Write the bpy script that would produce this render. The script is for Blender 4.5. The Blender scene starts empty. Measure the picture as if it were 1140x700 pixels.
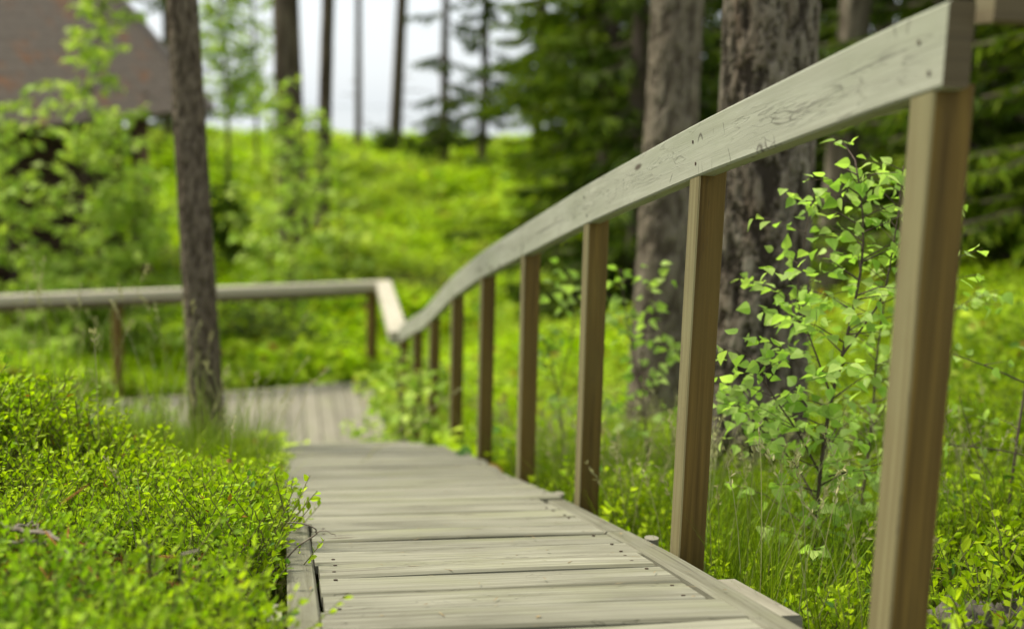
import bpy, math, random
import numpy as np
from mathutils import Matrix, Vector, noise as mnoise

rng = np.random.default_rng(11)
random.seed(11)
R = math.radians
scene = bpy.context.scene
col = scene.collection

# ------------------------------------------------------------------ camera
PITCH, ROLL, YAW, FPX = R(9.34), R(1.77), R(10.45), 1400.0     # FPX: focal length in pixels of the 1140 px wide photo
cam_data = bpy.data.cameras.new("camera")
cam_data.sensor_width = 36.0
cam_data.lens = FPX / 1140.0 * 36.0
cam_data.clip_start = 0.05
cam_data.clip_end = 6000.0
cam_data.dof.use_dof = True
cam_data.dof.focus_distance = 2.7
cam_data.dof.aperture_fstop = 1.75
cam = bpy.data.objects.new("camera", cam_data)
col.objects.link(cam)
cam.matrix_world = Matrix.Rotation(-YAW, 4, 'Z') @ Matrix.Rotation(R(90) - PITCH, 4, 'X') @ Matrix.Rotation(ROLL, 4, 'Z')
scene.camera = cam

# ------------------------------------------------------------------ light
SUN_EL, SUN_AZ = R(56), R(-62)          # azimuth measured from +Y (down the boardwalk) towards +X
world = bpy.data.worlds.new("World")
scene.world = world
world.use_nodes = True
wn = world.node_tree
wn.nodes.clear()
sky = wn.nodes.new("ShaderNodeTexSky")
sky.sky_type = 'NISHITA'
sky.sun_disc = False
sky.sun_elevation = SUN_EL
sky.sun_rotation = SUN_AZ
sky.air_density = 1.0
sky.dust_density = 1.5
sky.ozone_density = 1.0
hs = wn.nodes.new("ShaderNodeHueSaturation")
hs.inputs['Saturation'].default_value = 0.35
# a bright, thin overcast over the blue: uneven cloud cover by direction
tcw = wn.nodes.new("ShaderNodeTexCoord")
mpw = wn.nodes.new("ShaderNodeMapping")
mpw.inputs['Scale'].default_value = (1.0, 1.0, 3.0)
cn = wn.nodes.new("ShaderNodeTexNoise")
cn.inputs['Scale'].default_value = 2.2
cn.inputs['Detail'].default_value = 6
cmr = wn.nodes.new("ShaderNodeMapRange")
cmr.inputs[1].default_value, cmr.inputs[2].default_value = 0.30, 0.70
cmr.inputs[3].default_value, cmr.inputs[4].default_value = 0.70, 0.97
cmx = wn.nodes.new("ShaderNodeMix")
cmx.data_type = 'RGBA'
cmx.inputs[7].default_value = (3.35, 3.60, 3.74, 1)
wn.links.new(tcw.outputs['Generated'], mpw.inputs['Vector'])
wn.links.new(mpw.outputs[0], cn.inputs['Vector'])
wn.links.new(cn.outputs['Fac'], cmr.inputs[0])
wn.links.new(cmr.outputs[0], cmx.inputs[0])
bg = wn.nodes.new("ShaderNodeBackground")
bg.inputs['Strength'].default_value = 0.15
wo = wn.nodes.new("ShaderNodeOutputWorld")
wn.links.new(sky.outputs[0], hs.inputs['Color'])
wn.links.new(hs.outputs[0], cmx.inputs[6])
wn.links.new(cmx.outputs[2], bg.inputs['Color'])
wn.links.new(bg.outputs[0], wo.inputs['Surface'])
sd = bpy.data.lights.new("sun", 'SUN')
sd.energy = 3.5
sd.angle = R(16)
sd.color = (1.0, 0.94, 0.80)
sun = bpy.data.objects.new("sun", sd)
col.objects.link(sun)
dirv = Vector((math.sin(SUN_AZ) * math.cos(SUN_EL), math.cos(SUN_AZ) * math.cos(SUN_EL), math.sin(SUN_EL)))
sun.rotation_euler = dirv.to_track_quat('Z', 'Y').to_euler()
sun.location = dirv * 60

scene.view_settings.view_transform = 'Standard'
scene.view_settings.look = 'None'
scene.view_settings.gamma = 1.0
scene.view_settings.exposure = 0.87
scene.view_settings.use_curve_mapping = False
try:
    scene.cycles.use_denoising = True
    scene.cycles.max_bounces = 8
    scene.cycles.diffuse_bounces = 4
    scene.cycles.transmission_bounces = 4
    scene.cycles.transparent_max_bounces = 8
    scene.cycles.use_adaptive_sampling = True
    scene.cycles.adaptive_threshold = 0.02
except Exception:
    pass

# ------------------------------------------------------------------ frames: x across the boardwalk, y along it, z up, eye at 0
FW = np.array([math.sin(YAW), math.cos(YAW), 0.0])
RT = np.array([math.cos(YAW), -math.sin(YAW), 0.0])


def ray(px, py):
    u, v = px - 570.0, py - 350.0
    u, v = u * math.cos(ROLL) + v * math.sin(ROLL), -u * math.sin(ROLL) + v * math.cos(ROLL)
    xc, zc = u / FPX, -v / FPX
    return xc * RT + (math.cos(PITCH) + zc * math.sin(PITCH)) * FW + np.array([0, 0, -math.sin(PITCH) + zc * math.cos(PITCH)])


def at(px, py, depth):
    """the place seen in that direction at that distance ahead of the photographer (metres)"""
    d = ray(px, py)
    return d * (depth / float(d @ FW))


DT = np.array([-30, -4, 0, 1.636, 2.616, 3.596, 4.576, 5.556, 6.2, 6.7, 7.5, 9.2, 40.])
DZ = np.array([-0.62, -0.60, -0.605, -0.807, -0.983, -1.179, -1.392, -1.585, -1.695, -1.83, -2.13, -2.70, -2.70])


def deck_z(t):
    return np.interp(t, DT, DZ)


MT = np.array([9.2, 13.5, 16, 20, 25, 30, 36, 41, 46, 56, 80, 130, 4000.])
MZ = np.array([-2.92, -2.9, -2.78, -2.52, -2.17, -1.86, -1.62, -1.50, -1.60, -2.4, -5.4, -7.2, -9.])


def smooth(a, b, x):
    t = np.clip((x - a) / (b - a), 0, 1)
    return t * t * (3 - 2 * t)


def ground_z(x, y):
    x = np.asarray(x, float)
    y = np.asarray(y, float)
    base = np.where(y < 9.2, deck_z(y) - 0.22, np.interp(y, MT, MZ))
    kb = 1 - smooth(3.4, 6.6, y)
    b = np.clip(-x, 0, 3.0)
    left = (0.12 * smooth(0.0, 0.12, -x) + (0.12 + 0.15 * smooth(1.6, 3.4, y)) * b) * kb - 0.05 * (1 - smooth(1.2, 2.6, y)) * smooth(0, 0.3, -x)
    w = smooth(1.25, 5.0, x - 0.21 * np.clip(y - 6, 0, 60)) * (1 - smooth(60, 90, y))
    zr = np.interp(y, [-10, 0, 3, 8, 14, 22, 40, 50, 80], [-0.4, -0.7, -0.95, -1.35, -1.5, -1.35, -0.4, 0.0, 0.0])
    z = base + left
    z = z * (1 - w) + np.maximum(z, zr) * w
    bump = 0.035 * np.sin(2.1 * x + 0.7 * y) * np.sin(1.7 * y - 0.6 * x) + 0.05 * np.sin(0.63 * x + 1.0) * np.sin(0.71 * y + 0.5)
    off = smooth(0.0, 1.2, np.maximum(-0.15 - x, x - 1.0)) + smooth(12.6, 15, y)
    far = 1 + 1.2 * smooth(12, 25, y) - 1.2 * smooth(28, 36, y)
    return z + bump * np.clip(off, 0, 1) * far


def ground_at(px, py, dmin=1.0, dmax=80.0):
    d = ray(px, py)
    for k in np.arange(dmin, dmax, 0.02):
        p = d * k
        if p[2] < ground_z(p[0], p[1]):
            return p
    return d * dmax


def on_ground(px, depth, py=350):
    p = at(px, py, depth)
    return np.array([p[0], p[1], float(ground_z(p[0], p[1]))])


# ------------------------------------------------------------------ mesh helpers
class Acc:
    """collects quads, builds one mesh"""

    def __init__(self):
        self.v, self.f, self.uv, self.mi, self.n = [], [], [], [], 0

    def add(self, v, f, uv=None, mi=0):
        v = np.asarray(v, float)
        f = np.asarray(f, int)
        self.v.append(v)
        self.f.append(f + self.n)
        self.uv.append(np.zeros((len(v), 2)) if uv is None else np.asarray(uv, float))
        self.mi.append(np.broadcast_to(np.asarray(mi, int), (len(f),)).copy())
        self.n += len(v)

    def arrays(self):
        return np.concatenate(self.v), np.concatenate(self.f)

    def build(self, name, mats, parent=None, smooth_shade=False, origin=None, attrs=None):
        v = np.concatenate(self.v).astype(np.float32)
        f = np.concatenate(self.f).astype(np.int32)
        uv = np.concatenate(self.uv).astype(np.float32)
        mi = np.concatenate(self.mi).astype(np.int32)
        if origin is not None:
            v = v - np.asarray(origin, np.float32)
        me = bpy.data.meshes.new(name)
        me.vertices.add(len(v))
        me.vertices.foreach_set("co", v.ravel())
        me.loops.add(f.size)
        me.loops.foreach_set("vertex_index", f.ravel())
        me.polygons.add(len(f))
        me.polygons.foreach_set("loop_start", np.arange(0, f.size, 4, dtype=np.int32))
        me.polygons.foreach_set("material_index", mi)
        me.polygons.foreach_set("use_smooth", np.full(len(f), bool(smooth_shade)))
        ul = me.uv_layers.new(name="UVMap")
        ul.data.foreach_set("uv", uv[f.ravel()].ravel())
        if attrs:
            for k, a in attrs.items():
                at_ = me.attributes.new(k, 'FLOAT', 'POINT')
                at_.data.foreach_set("value", np.asarray(a, np.float32))
        me.update(calc_edges=True)
        me.validate(clean_customdata=False)
        for m in (mats if isinstance(mats, (list, tuple)) else [mats]):
            me.materials.append(m)
        o = bpy.data.objects.new(name, me)
        col.objects.link(o)
        if origin is not None and parent is None:
            o.location = Vector([float(q) for q in origin])
        if parent is not None:
            o.parent = parent
        return o


def tag(o, label=None, cat=None, group=None, kind=None):
    if label:
        o['label'] = label
    if cat:
        o['category'] = cat
    if group:
        o['group'] = group
    if kind:
        o['kind'] = kind
    return o


def thing(name, label, cat, loc, group=None):
    o = bpy.data.objects.new(name, None)
    o.empty_display_size = 0.2
    col.objects.link(o)
    o.location = Vector([float(q) for q in loc])
    return tag(o, label, cat, group)


def unit(a):
    a = np.asarray(a, float)
    return a / (np.linalg.norm(a) + 1e-12)


def board(acc, pts, side, up, w, h, c=0.004, mi=0, faces=None, cap_mi=None, uv0=None):
    """a plank swept along pts; w along side, h along up; chamfered edges; uv = metres along and around"""
    pts = np.asarray(pts, float)
    n = len(pts)
    side = unit(side)
    prof = np.array([[-w / 2 + c, -h / 2], [w / 2 - c, -h / 2], [w / 2, -h / 2 + c], [w / 2, h / 2 - c],
                     [w / 2 - c, h / 2], [-w / 2 + c, h / 2], [-w / 2, h / 2 - c], [-w / 2, -h / 2 + c], [-w / 2 + c, -h / 2]])
    per = np.concatenate([[0], np.cumsum(np.linalg.norm(np.diff(prof, axis=0), axis=1))])
    uo, vo = (rng.uniform(0, 50), rng.uniform(0, 50)) if uv0 is None else uv0
    seg = np.concatenate([[0], np.cumsum(np.linalg.norm(np.diff(pts, axis=0), axis=1))])
    V, U = [], []
    upv = np.asarray(up, float)
    for i in range(n):
        u_ = upv[i] if upv.ndim == 2 else upv
        u_ = unit(u_)
        for j in range(9):
            V.append(pts[i] + side * prof[j, 0] + u_ * prof[j, 1])
            U.append((uo + seg[i], vo + per[j]))
    F, MI = [], []
    for i in range(n - 1):
        for j in range(8):
            a = i * 9 + j
            F.append((a, a + 1, a + 10, a + 9))
            MI.append((faces or {}).get(j, mi))
    for i, flip in ((0, True), (n - 1, False)):
        b = len(V)
        for j in range(8):
            V.append(V[i * 9 + j])
            U.append((uo + 20 + prof[j, 0] * 0.1, vo + prof[j, 1] * 3))
        for q in ((0, 1, 2, 7), (7, 2, 3, 6), (6, 3, 4, 5)):
            F.append(tuple(b + k for k in (q[::-1] if flip else q)))
            MI.append(mi if cap_mi is None else cap_mi)
    acc.add(V, F, U, np.array(MI))


def tube(acc, pts, radii, sides=6, mi=0, cap=True):
    pts = np.asarray(pts, float)
    n = len(pts)
    radii = np.broadcast_to(np.asarray(radii, float), (n,))
    tang = np.gradient(pts, axis=0)
    ref = np.array([0.0, 0, 1]) if abs(unit(pts[-1] - pts[0])[2]) < 0.9 else np.array([1.0, 0, 0])
    V, U = [], []
    L = 0
    for i in range(n):
        t = unit(tang[i])
        a = unit(np.cross(t, ref))
        b = np.cross(t, a)
        if i:
            L += np.linalg.norm(pts[i] - pts[i - 1])
        for j in range(sides + 1):
            th = 2 * math.pi * j / sides
            V.append(pts[i] + radii[i] * (math.cos(th) * a + math.sin(th) * b))
            U.append((L, th * radii[0]))
    F = []
    for i in range(n - 1):
        for j in range(sides):
            q = i * (sides + 1) + j
            F.append((q, q + 1, q + sides + 2, q + sides + 1))
    if cap and sides % 2 == 0:
        for i in (0, n - 1):
            b = i * (sides + 1)
            for k in range(1, sides // 2):
                F.append((b + k - 1, b + k, b + sides - k - 1, b + sides - k))
    acc.add(V, F, U, mi)


def leaf_proto(L=1.0, W=0.62, a=0.32, b=0.7, wb=0.62, fold=0.12, droop=0.15):
    """a folded leaf, base at 0, tip along +y, face up +z: two quads"""
    v = np.array([[0, 0, 0], [W / 2, a * L, fold * W], [wb * W / 2, b * L, fold * W * 0.5 - droop * L * 0.5], [0, L, -droop * L],
                  [-W / 2, a * L, fold * W], [-wb * W / 2, b * L, fold * W * 0.5 - droop * L * 0.5]])
    f = np.array([[0, 1, 2, 3], [0, 3, 5, 4]])
    return v, f


def place(acc, proto, pos, yd, zd, scale, mi=0):
    """many copies of a small piece: pos (N,3), yd its pointing direction, zd roughly its up"""
    pv, pf = proto
    pos = np.asarray(pos, float)
    N = len(pos)
    if N == 0:
        return
    yd = np.asarray(yd, float)
    yd = yd / (np.linalg.norm(yd, axis=1, keepdims=True) + 1e-9)
    xd = np.cross(yd, np.asarray(zd, float))
    xd = xd / (np.linalg.norm(xd, axis=1, keepdims=True) + 1e-9)
    z2 = np.cross(xd, yd)
    sc = np.broadcast_to(np.asarray(scale, float), (N,))[:, None, None]
    V = (pv[None, :, 0:1] * xd[:, None] + pv[None, :, 1:2] * yd[:, None] + pv[None, :, 2:3] * z2[:, None]) * sc + pos[:, None]
    F = pf[None] + (np.arange(N) * len(pv))[:, None, None]
    acc.add(V.reshape(-1, 3), F.reshape(-1, 4), None, mi)


def birch_leaf():
    half = [((0, 0), (0.21, 0.05), (0.39, 0.19), (0, 0.2)), ((0, 0.2), (0.39, 0.19), (0.40, 0.36), (0, 0.38)),
            ((0, 0.38), (0.40, 0.36), (0.27, 0.60), (0, 0.62)), ((0, 0.62), (0.27, 0.60), (0.10, 0.84), (0, 1.0))]
    V, F = [], []
    for sgn in (1, -1):
        for qd in half:
            b = len(V)
            for (x, y) in qd:
                V.append((x * sgn, y, 0.22 * x - 0.16 * y * y))
            F.append((b, b + 1, b + 2, b + 3) if sgn > 0 else (b + 3, b + 2, b + 1, b))
    # weld, so that one leaf is one island
    key, idx, W = {}, [], []
    for v in V:
        q = tuple(round(c, 4) for c in v)
        if q not in key:
            key[q] = len(W)
            W.append(v)
        idx.append(key[q])
    return np.array(W), np.array([[idx[k] for k in f] for f in F])


def rand_dirs(N, zlo=-1, zhi=1):
    z = rng.uniform(zlo, zhi, N)
    a = rng.uniform(0, 2 * math.pi, N)
    r = np.sqrt(1 - z * z)
    return np.stack([r * np.cos(a), r * np.sin(a), z], 1)


def sweep_blades(acc, base, height, lean, width, az, segs=3, curve=1.8, mi=0):
    """grass blades: curved tapering strips, all arrays of N"""
    N = len(base)
    ts = np.linspace(0, 1, segs + 1)
    d = np.stack([np.cos(az), np.sin(az), np.zeros(N)], 1)
    s = np.stack([-np.sin(az + 0.6), np.cos(az + 0.6), np.zeros(N)], 1)
    V = np.zeros((N, (segs + 1) * 2, 3))
    for i, t in enumerate(ts):
        c = base + d * (lean * t ** curve)[:, None] + np.array([0, 0, 1.0]) * (height * (t - 0.18 * (lean / (height + 1e-6)) * t ** 3))[:, None]
        wd = (width * (1 - 0.92 * t ** 1.5) / 2)[:, None]
        V[:, 2 * i] = c - s * wd
        V[:, 2 * i + 1] = c + s * wd
    f = np.array([[2 * i, 2 * i + 1, 2 * i + 3, 2 * i + 2] for i in range(segs)])
    F = f[None] + (np.arange(N) * (segs + 1) * 2)[:, None, None]
    acc.add(V.reshape(-1, 3), F.reshape(-1, 4), None, mi)


# ------------------------------------------------------------------ materials
class NT:
    def __init__(self, name):
        self.m = bpy.data.materials.new(name)
        self.m.use_nodes = True
        self.t = self.m.node_tree
        self.t.nodes.clear()
        self.out = self.t.nodes.new("ShaderNodeOutputMaterial")

    def n(self, typ, **kw):
        nd = self.t.nodes.new(typ)
        for k, v in kw.items():
            if k in nd.inputs:
                nd.inputs[k].default_value = v
            else:
                setattr(nd, k, v)
        return nd

    def l(self, a, b):
        self.t.links.new(a, b)

    def val(self, nd, key, x):
        if hasattr(x, 'links'):
            self.l(x, nd.inputs[key])
        else:
            nd.inputs[key].default_value = x

    def math(self, op, a, b=None, clamp=False):
        nd = self.n("ShaderNodeMath", operation=op, use_clamp=clamp)
        self.val(nd, 0, a)
        if b is not None:
            self.val(nd, 1, b)
        return nd.outputs[0]

    def mix(self, fac, a, b, blend='MIX'):
        nd = self.n("ShaderNodeMix", data_type='RGBA', blend_type=blend)
        self.val(nd, 0, fac)
        for i, x in ((6, a), (7, b)):
            if hasattr(x, 'links'):
                self.l(x, nd.inputs[i])
            else:
                nd.inputs[i].default_value = (*x, 1)
        return nd.outputs[2]

    def ramp(self, fac, lo, hi, clo=0.0, chi=1.0):
        nd = self.n("ShaderNodeMapRange", clamp=True)
        self.l(fac, nd.inputs[0])
        nd.inputs[1].default_value, nd.inputs[2].default_value = lo, hi
        nd.inputs[3].default_value, nd.inputs[4].default_value = clo, chi
        return nd.outputs[0]

    def noise(self, vec, scale=5, detail=4, rough=0.55, dist=0.0):
        nd = self.n("ShaderNodeTexNoise", Scale=scale, Detail=detail, Roughness=rough, Distortion=dist)
        self.l(vec, nd.inputs['Vector'])
        return nd.outputs['Fac']

    def mapping(self, vec, scale):
        nd = self.n("ShaderNodeMapping")
        self.l(vec, nd.inputs['Vector'])
        nd.inputs['Scale'].default_value = scale
        return nd.outputs[0]

    def bsdf(self, color, rough=0.8, bump=None, bstr=0.3, bdist=0.005, spec=0.3):
        b = self.n("ShaderNodeBsdfPrincipled")
        self.val(b, 'Base Color', color if hasattr(color, 'links') else (*color, 1))
        self.val(b, 'Roughness', rough)
        b.inputs['Specular IOR Level'].default_value = spec
        if bump is not None:
            bp = self.n("ShaderNodeBump", Strength=bstr, Distance=bdist)
            self.l(bump, bp.inputs['Height'])
            self.l(bp.outputs[0], b.inputs['Normal'])
        return b

    def done(self, shader):
        self.l(shader, self.out.inputs['Surface'])
        return self.m


def wood_mat(name, light, dark, stain, knot=(0.05, 0.03, 0.018), crack=1.0, green=(0.2, 0.22, 0.1), green_amt=0.25, var=0.25, cross=0.0, rough=0.75, bstr=0.35, band=None, split=0.7, gv=55, edge=None):
    k = NT(name)
    uv = k.n("ShaderNodeTexCoord").outputs['UV']
    isl = k.n("ShaderNodeNewGeometry").outputs['Random Per Island']
    grain = k.noise(k.mapping(uv, (1.6, gv, 1)), 1.0, 7, 0.62, 0.5)
    fine = k.noise(k.mapping(uv, (9, 420, 1)), 1.0, 3, 0.5)
    big = k.noise(k.mapping(uv, (2.2, 7, 1)), 1.0, 5, 0.6, 0.4)
    c = k.mix(k.ramp(grain, 0.32, 0.7), dark, light)
    c = k.mix(k.math('MULTIPLY', k.ramp(fine, 0.5, 0.75), 0.35), c, dark)
    c = k.mix(k.math('MULTIPLY', k.ramp(big, 0.48, 0.70), 0.62), c, stain)
    g = k.noise(k.mapping(uv, (1.1, 3.1, 1)), 1.3, 4, 0.6)
    c = k.mix(k.math('MULTIPLY', k.ramp(g, 0.5, 0.68), green_amt), c, green)
    # fissures: contour lines of a stretched noise, only in some areas
    fz = k.noise(k.mapping(uv, (5.5, 34, 1)), 1.0, 2, 0.5, 0.8)
    line = k.ramp(k.math('ABSOLUTE', k.math('SUBTRACT', fz, 0.53)), 0.0, 0.014, 1.0, 0.0)
    msk = k.ramp(k.noise(k.mapping(uv, (1.7, 9, 1)), 1.0, 3, 0.6), 0.5, 0.62)
    line = k.math('MULTIPLY', k.math('MULTIPLY', line, msk), 0.8 * crack)
    if band is not None:     # raised, fissured flame grain along the middle of the face
        sx = k.n("ShaderNodeSeparateXYZ")
        k.l(uv, sx.inputs[0])
        wob = k.math('MULTIPLY', k.math('SUBTRACT', k.noise(k.mapping(uv, (2.6, 0.0, 1)), 1.0, 2, 0.5), 0.5), 0.085)
        dv = k.math('ABSOLUTE', k.math('SUBTRACT', k.math('ADD', sx.outputs[1], wob), band[0]))
        bm = k.ramp(dv, band[1] * 0.35, band[1], 1.0, 0.0)
        bm = k.math('MULTIPLY', bm, k.ramp(k.noise(k.mapping(uv, (2.3, 0.0, 1)), 1.0, 2, 0.5), 0.38, 0.5))
        fl = k.noise(k.mapping(uv, (4.5, 60, 1)), 1.0, 2.5, 0.5, 0.45)
        fr = k.math('FRACT', k.math('MULTIPLY', fl, 6.0))
        fl = k.ramp(k.math('ABSOLUTE', k.math('SUBTRACT', fr, 0.5)), 0.0, 0.16, 1.0, 0.0)
        line = k.math('MAXIMUM', line, k.math('MULTIPLY', k.math('MULTIPLY', fl, bm), 0.5))
    c = k.mix(line, c, (0.045, 0.038, 0.028))
    if edge is not None:     # dirt gathered along both long edges of a board's top
        se = k.n("ShaderNodeSeparateXYZ")
        k.l(uv, se.inputs[0])
        de = k.math('ABSOLUTE', k.math('SUBTRACT', se.outputs[1], edge[0]))
        de = k.math('ADD', de, k.math('MULTIPLY', k.math('SUBTRACT', k.noise(k.mapping(uv, (7, 20, 1)), 1.0, 4, 0.6), 0.5), 0.035))
        c = k.mix(k.ramp(de, edge[1] - 0.012, edge[1] + 0.006, 0.0, 0.42), c, (0.085, 0.08, 0.045))
    h = k.math('SUBTRACT', k.math('ADD', k.math('MULTIPLY', grain, 0.6), k.math('MULTIPLY', fine, 0.25)), k.math('MULTIPLY', line, 0.8))
    # long thin drying splits
    sp = k.noise(k.mapping(uv, (0.9, 75, 1)), 1.0, 1, 0.4)
    spl = k.math('MULTIPLY', k.ramp(sp, 0.70, 0.73), split * crack)
    c = k.mix(spl, c, (0.04, 0.033, 0.025))
    if cross > 0:      # short checks across the grain
        cz = k.noise(k.mapping(uv, (9.0, 5, 1)), 1.0, 1, 0.4, 0.3)
        cl = k.ramp(k.math('ABSOLUTE', k.math('SUBTRACT', cz, 0.58)), 0.0, 0.010, 1.0, 0.0)
        cm = k.ramp(k.noise(k.mapping(uv, (3.1, 26, 1)), 1.0, 2, 0.5), 0.5, 0.6)
        cl = k.math('MULTIPLY', k.math('MULTIPLY', cl, cm), cross)
        c = k.mix(cl, c, (0.06, 0.05, 0.038))
    vor = k.n("ShaderNodeTexVoronoi", feature='F1', Scale=1.0)
    k.l(k.mapping(uv, (2.3, 9.5, 1)), vor.inputs['Vector'])
    kn = k.ramp(vor.outputs['Distance'], 0.055, 0.10, 1.0, 0.0)
    sel = k.n("ShaderNodeSeparateColor")
    k.l(vor.outputs['Color'], sel.inputs[0])
    kn = k.math('MULTIPLY', kn, k.ramp(sel.outputs[0], 0.6, 0.62))
    c = k.mix(k.math('MULTIPLY', kn, 0.85), c, knot)
    hv = k.n("ShaderNodeHueSaturation")
    k.l(c, hv.inputs['Color'])
    k.l(k.ramp(isl, 0, 1, 1 - var, 1 + var), hv.inputs['Value'])
    b = k.bsdf(hv.outputs[0], rough, h, bstr, 0.004, 0.25)
    return k.done(b.outputs[0])


def leaf_mat(name, a, b, trans, var=0.35, tamt=0.45, patch=None, pscale=0.9, rough=0.5, pamt=0.8, brown=0.0):
    k = NT(name)
    isl = k.n("ShaderNodeNewGeometry").outputs['Random Per Island']
    c = k.mix(isl, a, b)
    if patch is not None:
        obj = k.n("ShaderNodeTexCoord").outputs['Object']
        pn = k.noise(obj, pscale, 4, 0.6)
        c = k.mix(k.math('MULTIPLY', k.ramp(pn, 0.45, 0.65), pamt), c, patch)
    r2 = k.math('FRACT', k.math('MULTIPLY', isl, 17.31))
    if brown > 0:
        r3 = k.math('FRACT', k.math('MULTIPLY', isl, 53.7))
        c = k.mix(k.math('LESS_THAN', r3, brown), c, (0.30, 0.15, 0.03))
        c = k.mix(k.math('GREATER_THAN', r3, 1 - 2.2 * brown), c, (0.09, 0.20, 0.035))
    hv = k.n("ShaderNodeHueSaturation")
    k.l(c, hv.inputs['Color'])
    k.l(k.ramp(r2, 0, 1, 1 - var, 1 + var), hv.inputs['Value'])
    d = k.bsdf(hv.outputs[0], rough, spec=0.14)
    t = k.n("ShaderNodeBsdfTranslucent")
    tc = k.mix(1.0, hv.outputs[0], trans, 'MULTIPLY')
    k.l(tc, t.inputs['Color'])
    ms = k.n("ShaderNodeMixShader")
    ms.inputs[0].default_value = tamt
    k.l(d.outputs[0], ms.inputs[1])
    k.l(t.outputs[0], ms.inputs[2])
    return k.done(ms.outputs[0])


def bark_mat(name, plate, plate2, crackc, red=None, zs=0.3, scale=16, use_attr=False, bstr=0.8):
    k = NT(name)
    obj = k.n("ShaderNodeTexCoord").outputs['Object']
    mp = k.mapping(obj, (1, 1, zs))
    n1 = k.noise(mp, scale * 0.7, 6, 0.65, 0.6)
    n2 = k.noise(mp, scale * 2.6, 5, 0.65)
    if use_attr:
        cr = k.n("ShaderNodeAttribute", attribute_name="crack").outputs['Fac']
    else:
        vor = k.n("ShaderNodeTexVoronoi", feature='DISTANCE_TO_EDGE', Scale=scale)
        nv = k.n("ShaderNodeTexNoise", Scale=scale * 0.8, Detail=3)
        k.l(mp, nv.inputs['Vector'])
        vm = k.n("ShaderNodeVectorMath", operation='MULTIPLY_ADD')
        k.l(nv.outputs['Color'], vm.inputs[0])
        vm.inputs[1].default_value = (0.06, 0.06, 0.06)
        k.l(mp, vm.inputs[2])
        k.l(vm.outputs[0], vor.inputs['Vector'])
        cr = k.ramp(vor.outputs['Distance'], 0.0, 0.16, 1.0, 0.0)
    c = k.mix(k.ramp(n1, 0.35, 0.65), plate, plate2)
    if red is not None:
        n3 = k.noise(mp, scale * 0.33, 3, 0.6)
        c = k.mix(k.math('MULTIPLY', k.ramp(n3, 0.52, 0.68), 0.6), c, red)
    c = k.mix(k.math('MULTIPLY', k.ramp(n2, 0.42, 0.7), 0.5), c, crackc)
    c = k.mix(cr, c, crackc)
    h = k.math('SUBTRACT', k.math('MULTIPLY', n2, 0.7), cr)
    b = k.bsdf(c, 0.95, h, bstr, 0.012, 0.1)
    return k.done(b.outputs[0])


def simple_mat(name, a, b, scale=8, rough=0.9, bstr=0.4, zs=1.0):
    k = NT(name)
    obj = k.n("ShaderNodeTexCoord").outputs['Object']
    n1 = k.noise(k.mapping(obj, (1, 1, zs)), scale, 6, 0.65)
    c = k.mix(k.ramp(n1, 0.3, 0.7), a, b)
    return k.done(k.bsdf(c, rough, n1, bstr, 0.01, 0.2).outputs[0])


M = {}
M['deck'] = wood_mat("weathered_deck_wood", (0.305, 0.298, 0.222), (0.134, 0.125, 0.087), (0.098, 0.093, 0.062), green=(0.191, 0.198, 0.093), green_amt=0.5, var=0.13, edge=(0.242, 0.072), gv=70, split=0.5, crack=0.9, bstr=0.6)
M['rail'] = wood_mat("weathered_rail_wood", (0.347, 0.352, 0.276), (0.249, 0.249, 0.187), (0.223, 0.231, 0.169), green=(0.231, 0.254, 0.160), green_amt=0.35, var=0.04, cross=0.95, crack=0.8, bstr=0.35, band=(0.243, 0.034))
M['post'] = wood_mat("brown_post_wood", (0.19, 0.122, 0.028), (0.068, 0.040, 0.009), (0.12, 0.082, 0.021), green=(0.125, 0.10, 0.03), green_amt=0.35, var=0.16, crack=0.6)
M['post_side'] = wood_mat("pale_post_side", (0.20, 0.175, 0.085), (0.115, 0.093, 0.04), (0.115, 0.094, 0.042), green=(0.214, 0.209, 0.107), green_amt=0.4, var=0.1, crack=0.6)  # paler, greyer wood tone for the posts' left faces
M['pale_rail'] = wood_mat("pale_landing_rail_wood", (0.498, 0.463, 0.365), (0.392, 0.356, 0.267), (0.356, 0.329, 0.249), green_amt=0.1, var=0.05)
M['landing'] = wood_mat("grey_landing_wood", (0.285, 0.267, 0.200), (0.187, 0.169, 0.125), (0.160, 0.147, 0.102), green_amt=0.3, var=0.1)
M['batten'] = wood_mat("brown_batten_wood", (0.147, 0.116, 0.067), (0.089, 0.067, 0.036), (0.107, 0.080, 0.045), var=0.15, crack=0.5)
M['nail'] = simple_mat("rusty_nail", (0.03, 0.022, 0.017), (0.07, 0.04, 0.025), 60, 0.7)
M['bilberry'] = leaf_mat("bilberry_leaf", (0.23, 0.37, 0.005), (0.46, 0.59, 0.011), (1.05, 1.12, 0.35), patch=(0.15, 0.33, 0.022), pscale=1.6, pamt=0.5, brown=0.006)
M['grass'] = leaf_mat("grass_blade", (0.085, 0.165, 0.006), (0.24, 0.33, 0.013), (1.08, 1.1, 0.4), var=0.4, tamt=0.32)
M['straw'] = leaf_mat("dry_grass_stalk", (0.36, 0.34, 0.14), (0.42, 0.42, 0.22), (1, 1, 0.8), var=0.2, tamt=0.3)
M['meadow'] = leaf_mat("meadow_leaf", (0.27, 0.45, 0.005), (0.51, 0.66, 0.010), (1.05, 1.12, 0.35), patch=(0.50, 0.56, 0.13), pscale=0.35, pamt=0.6, brown=0.03)
M['birch'] = leaf_mat("birch_leaf", (0.30, 0.47, 0.085), (0.52, 0.65, 0.19), (1.0, 1.15, 0.5), var=0.25, tamt=0.58, rough=0.42)
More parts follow.
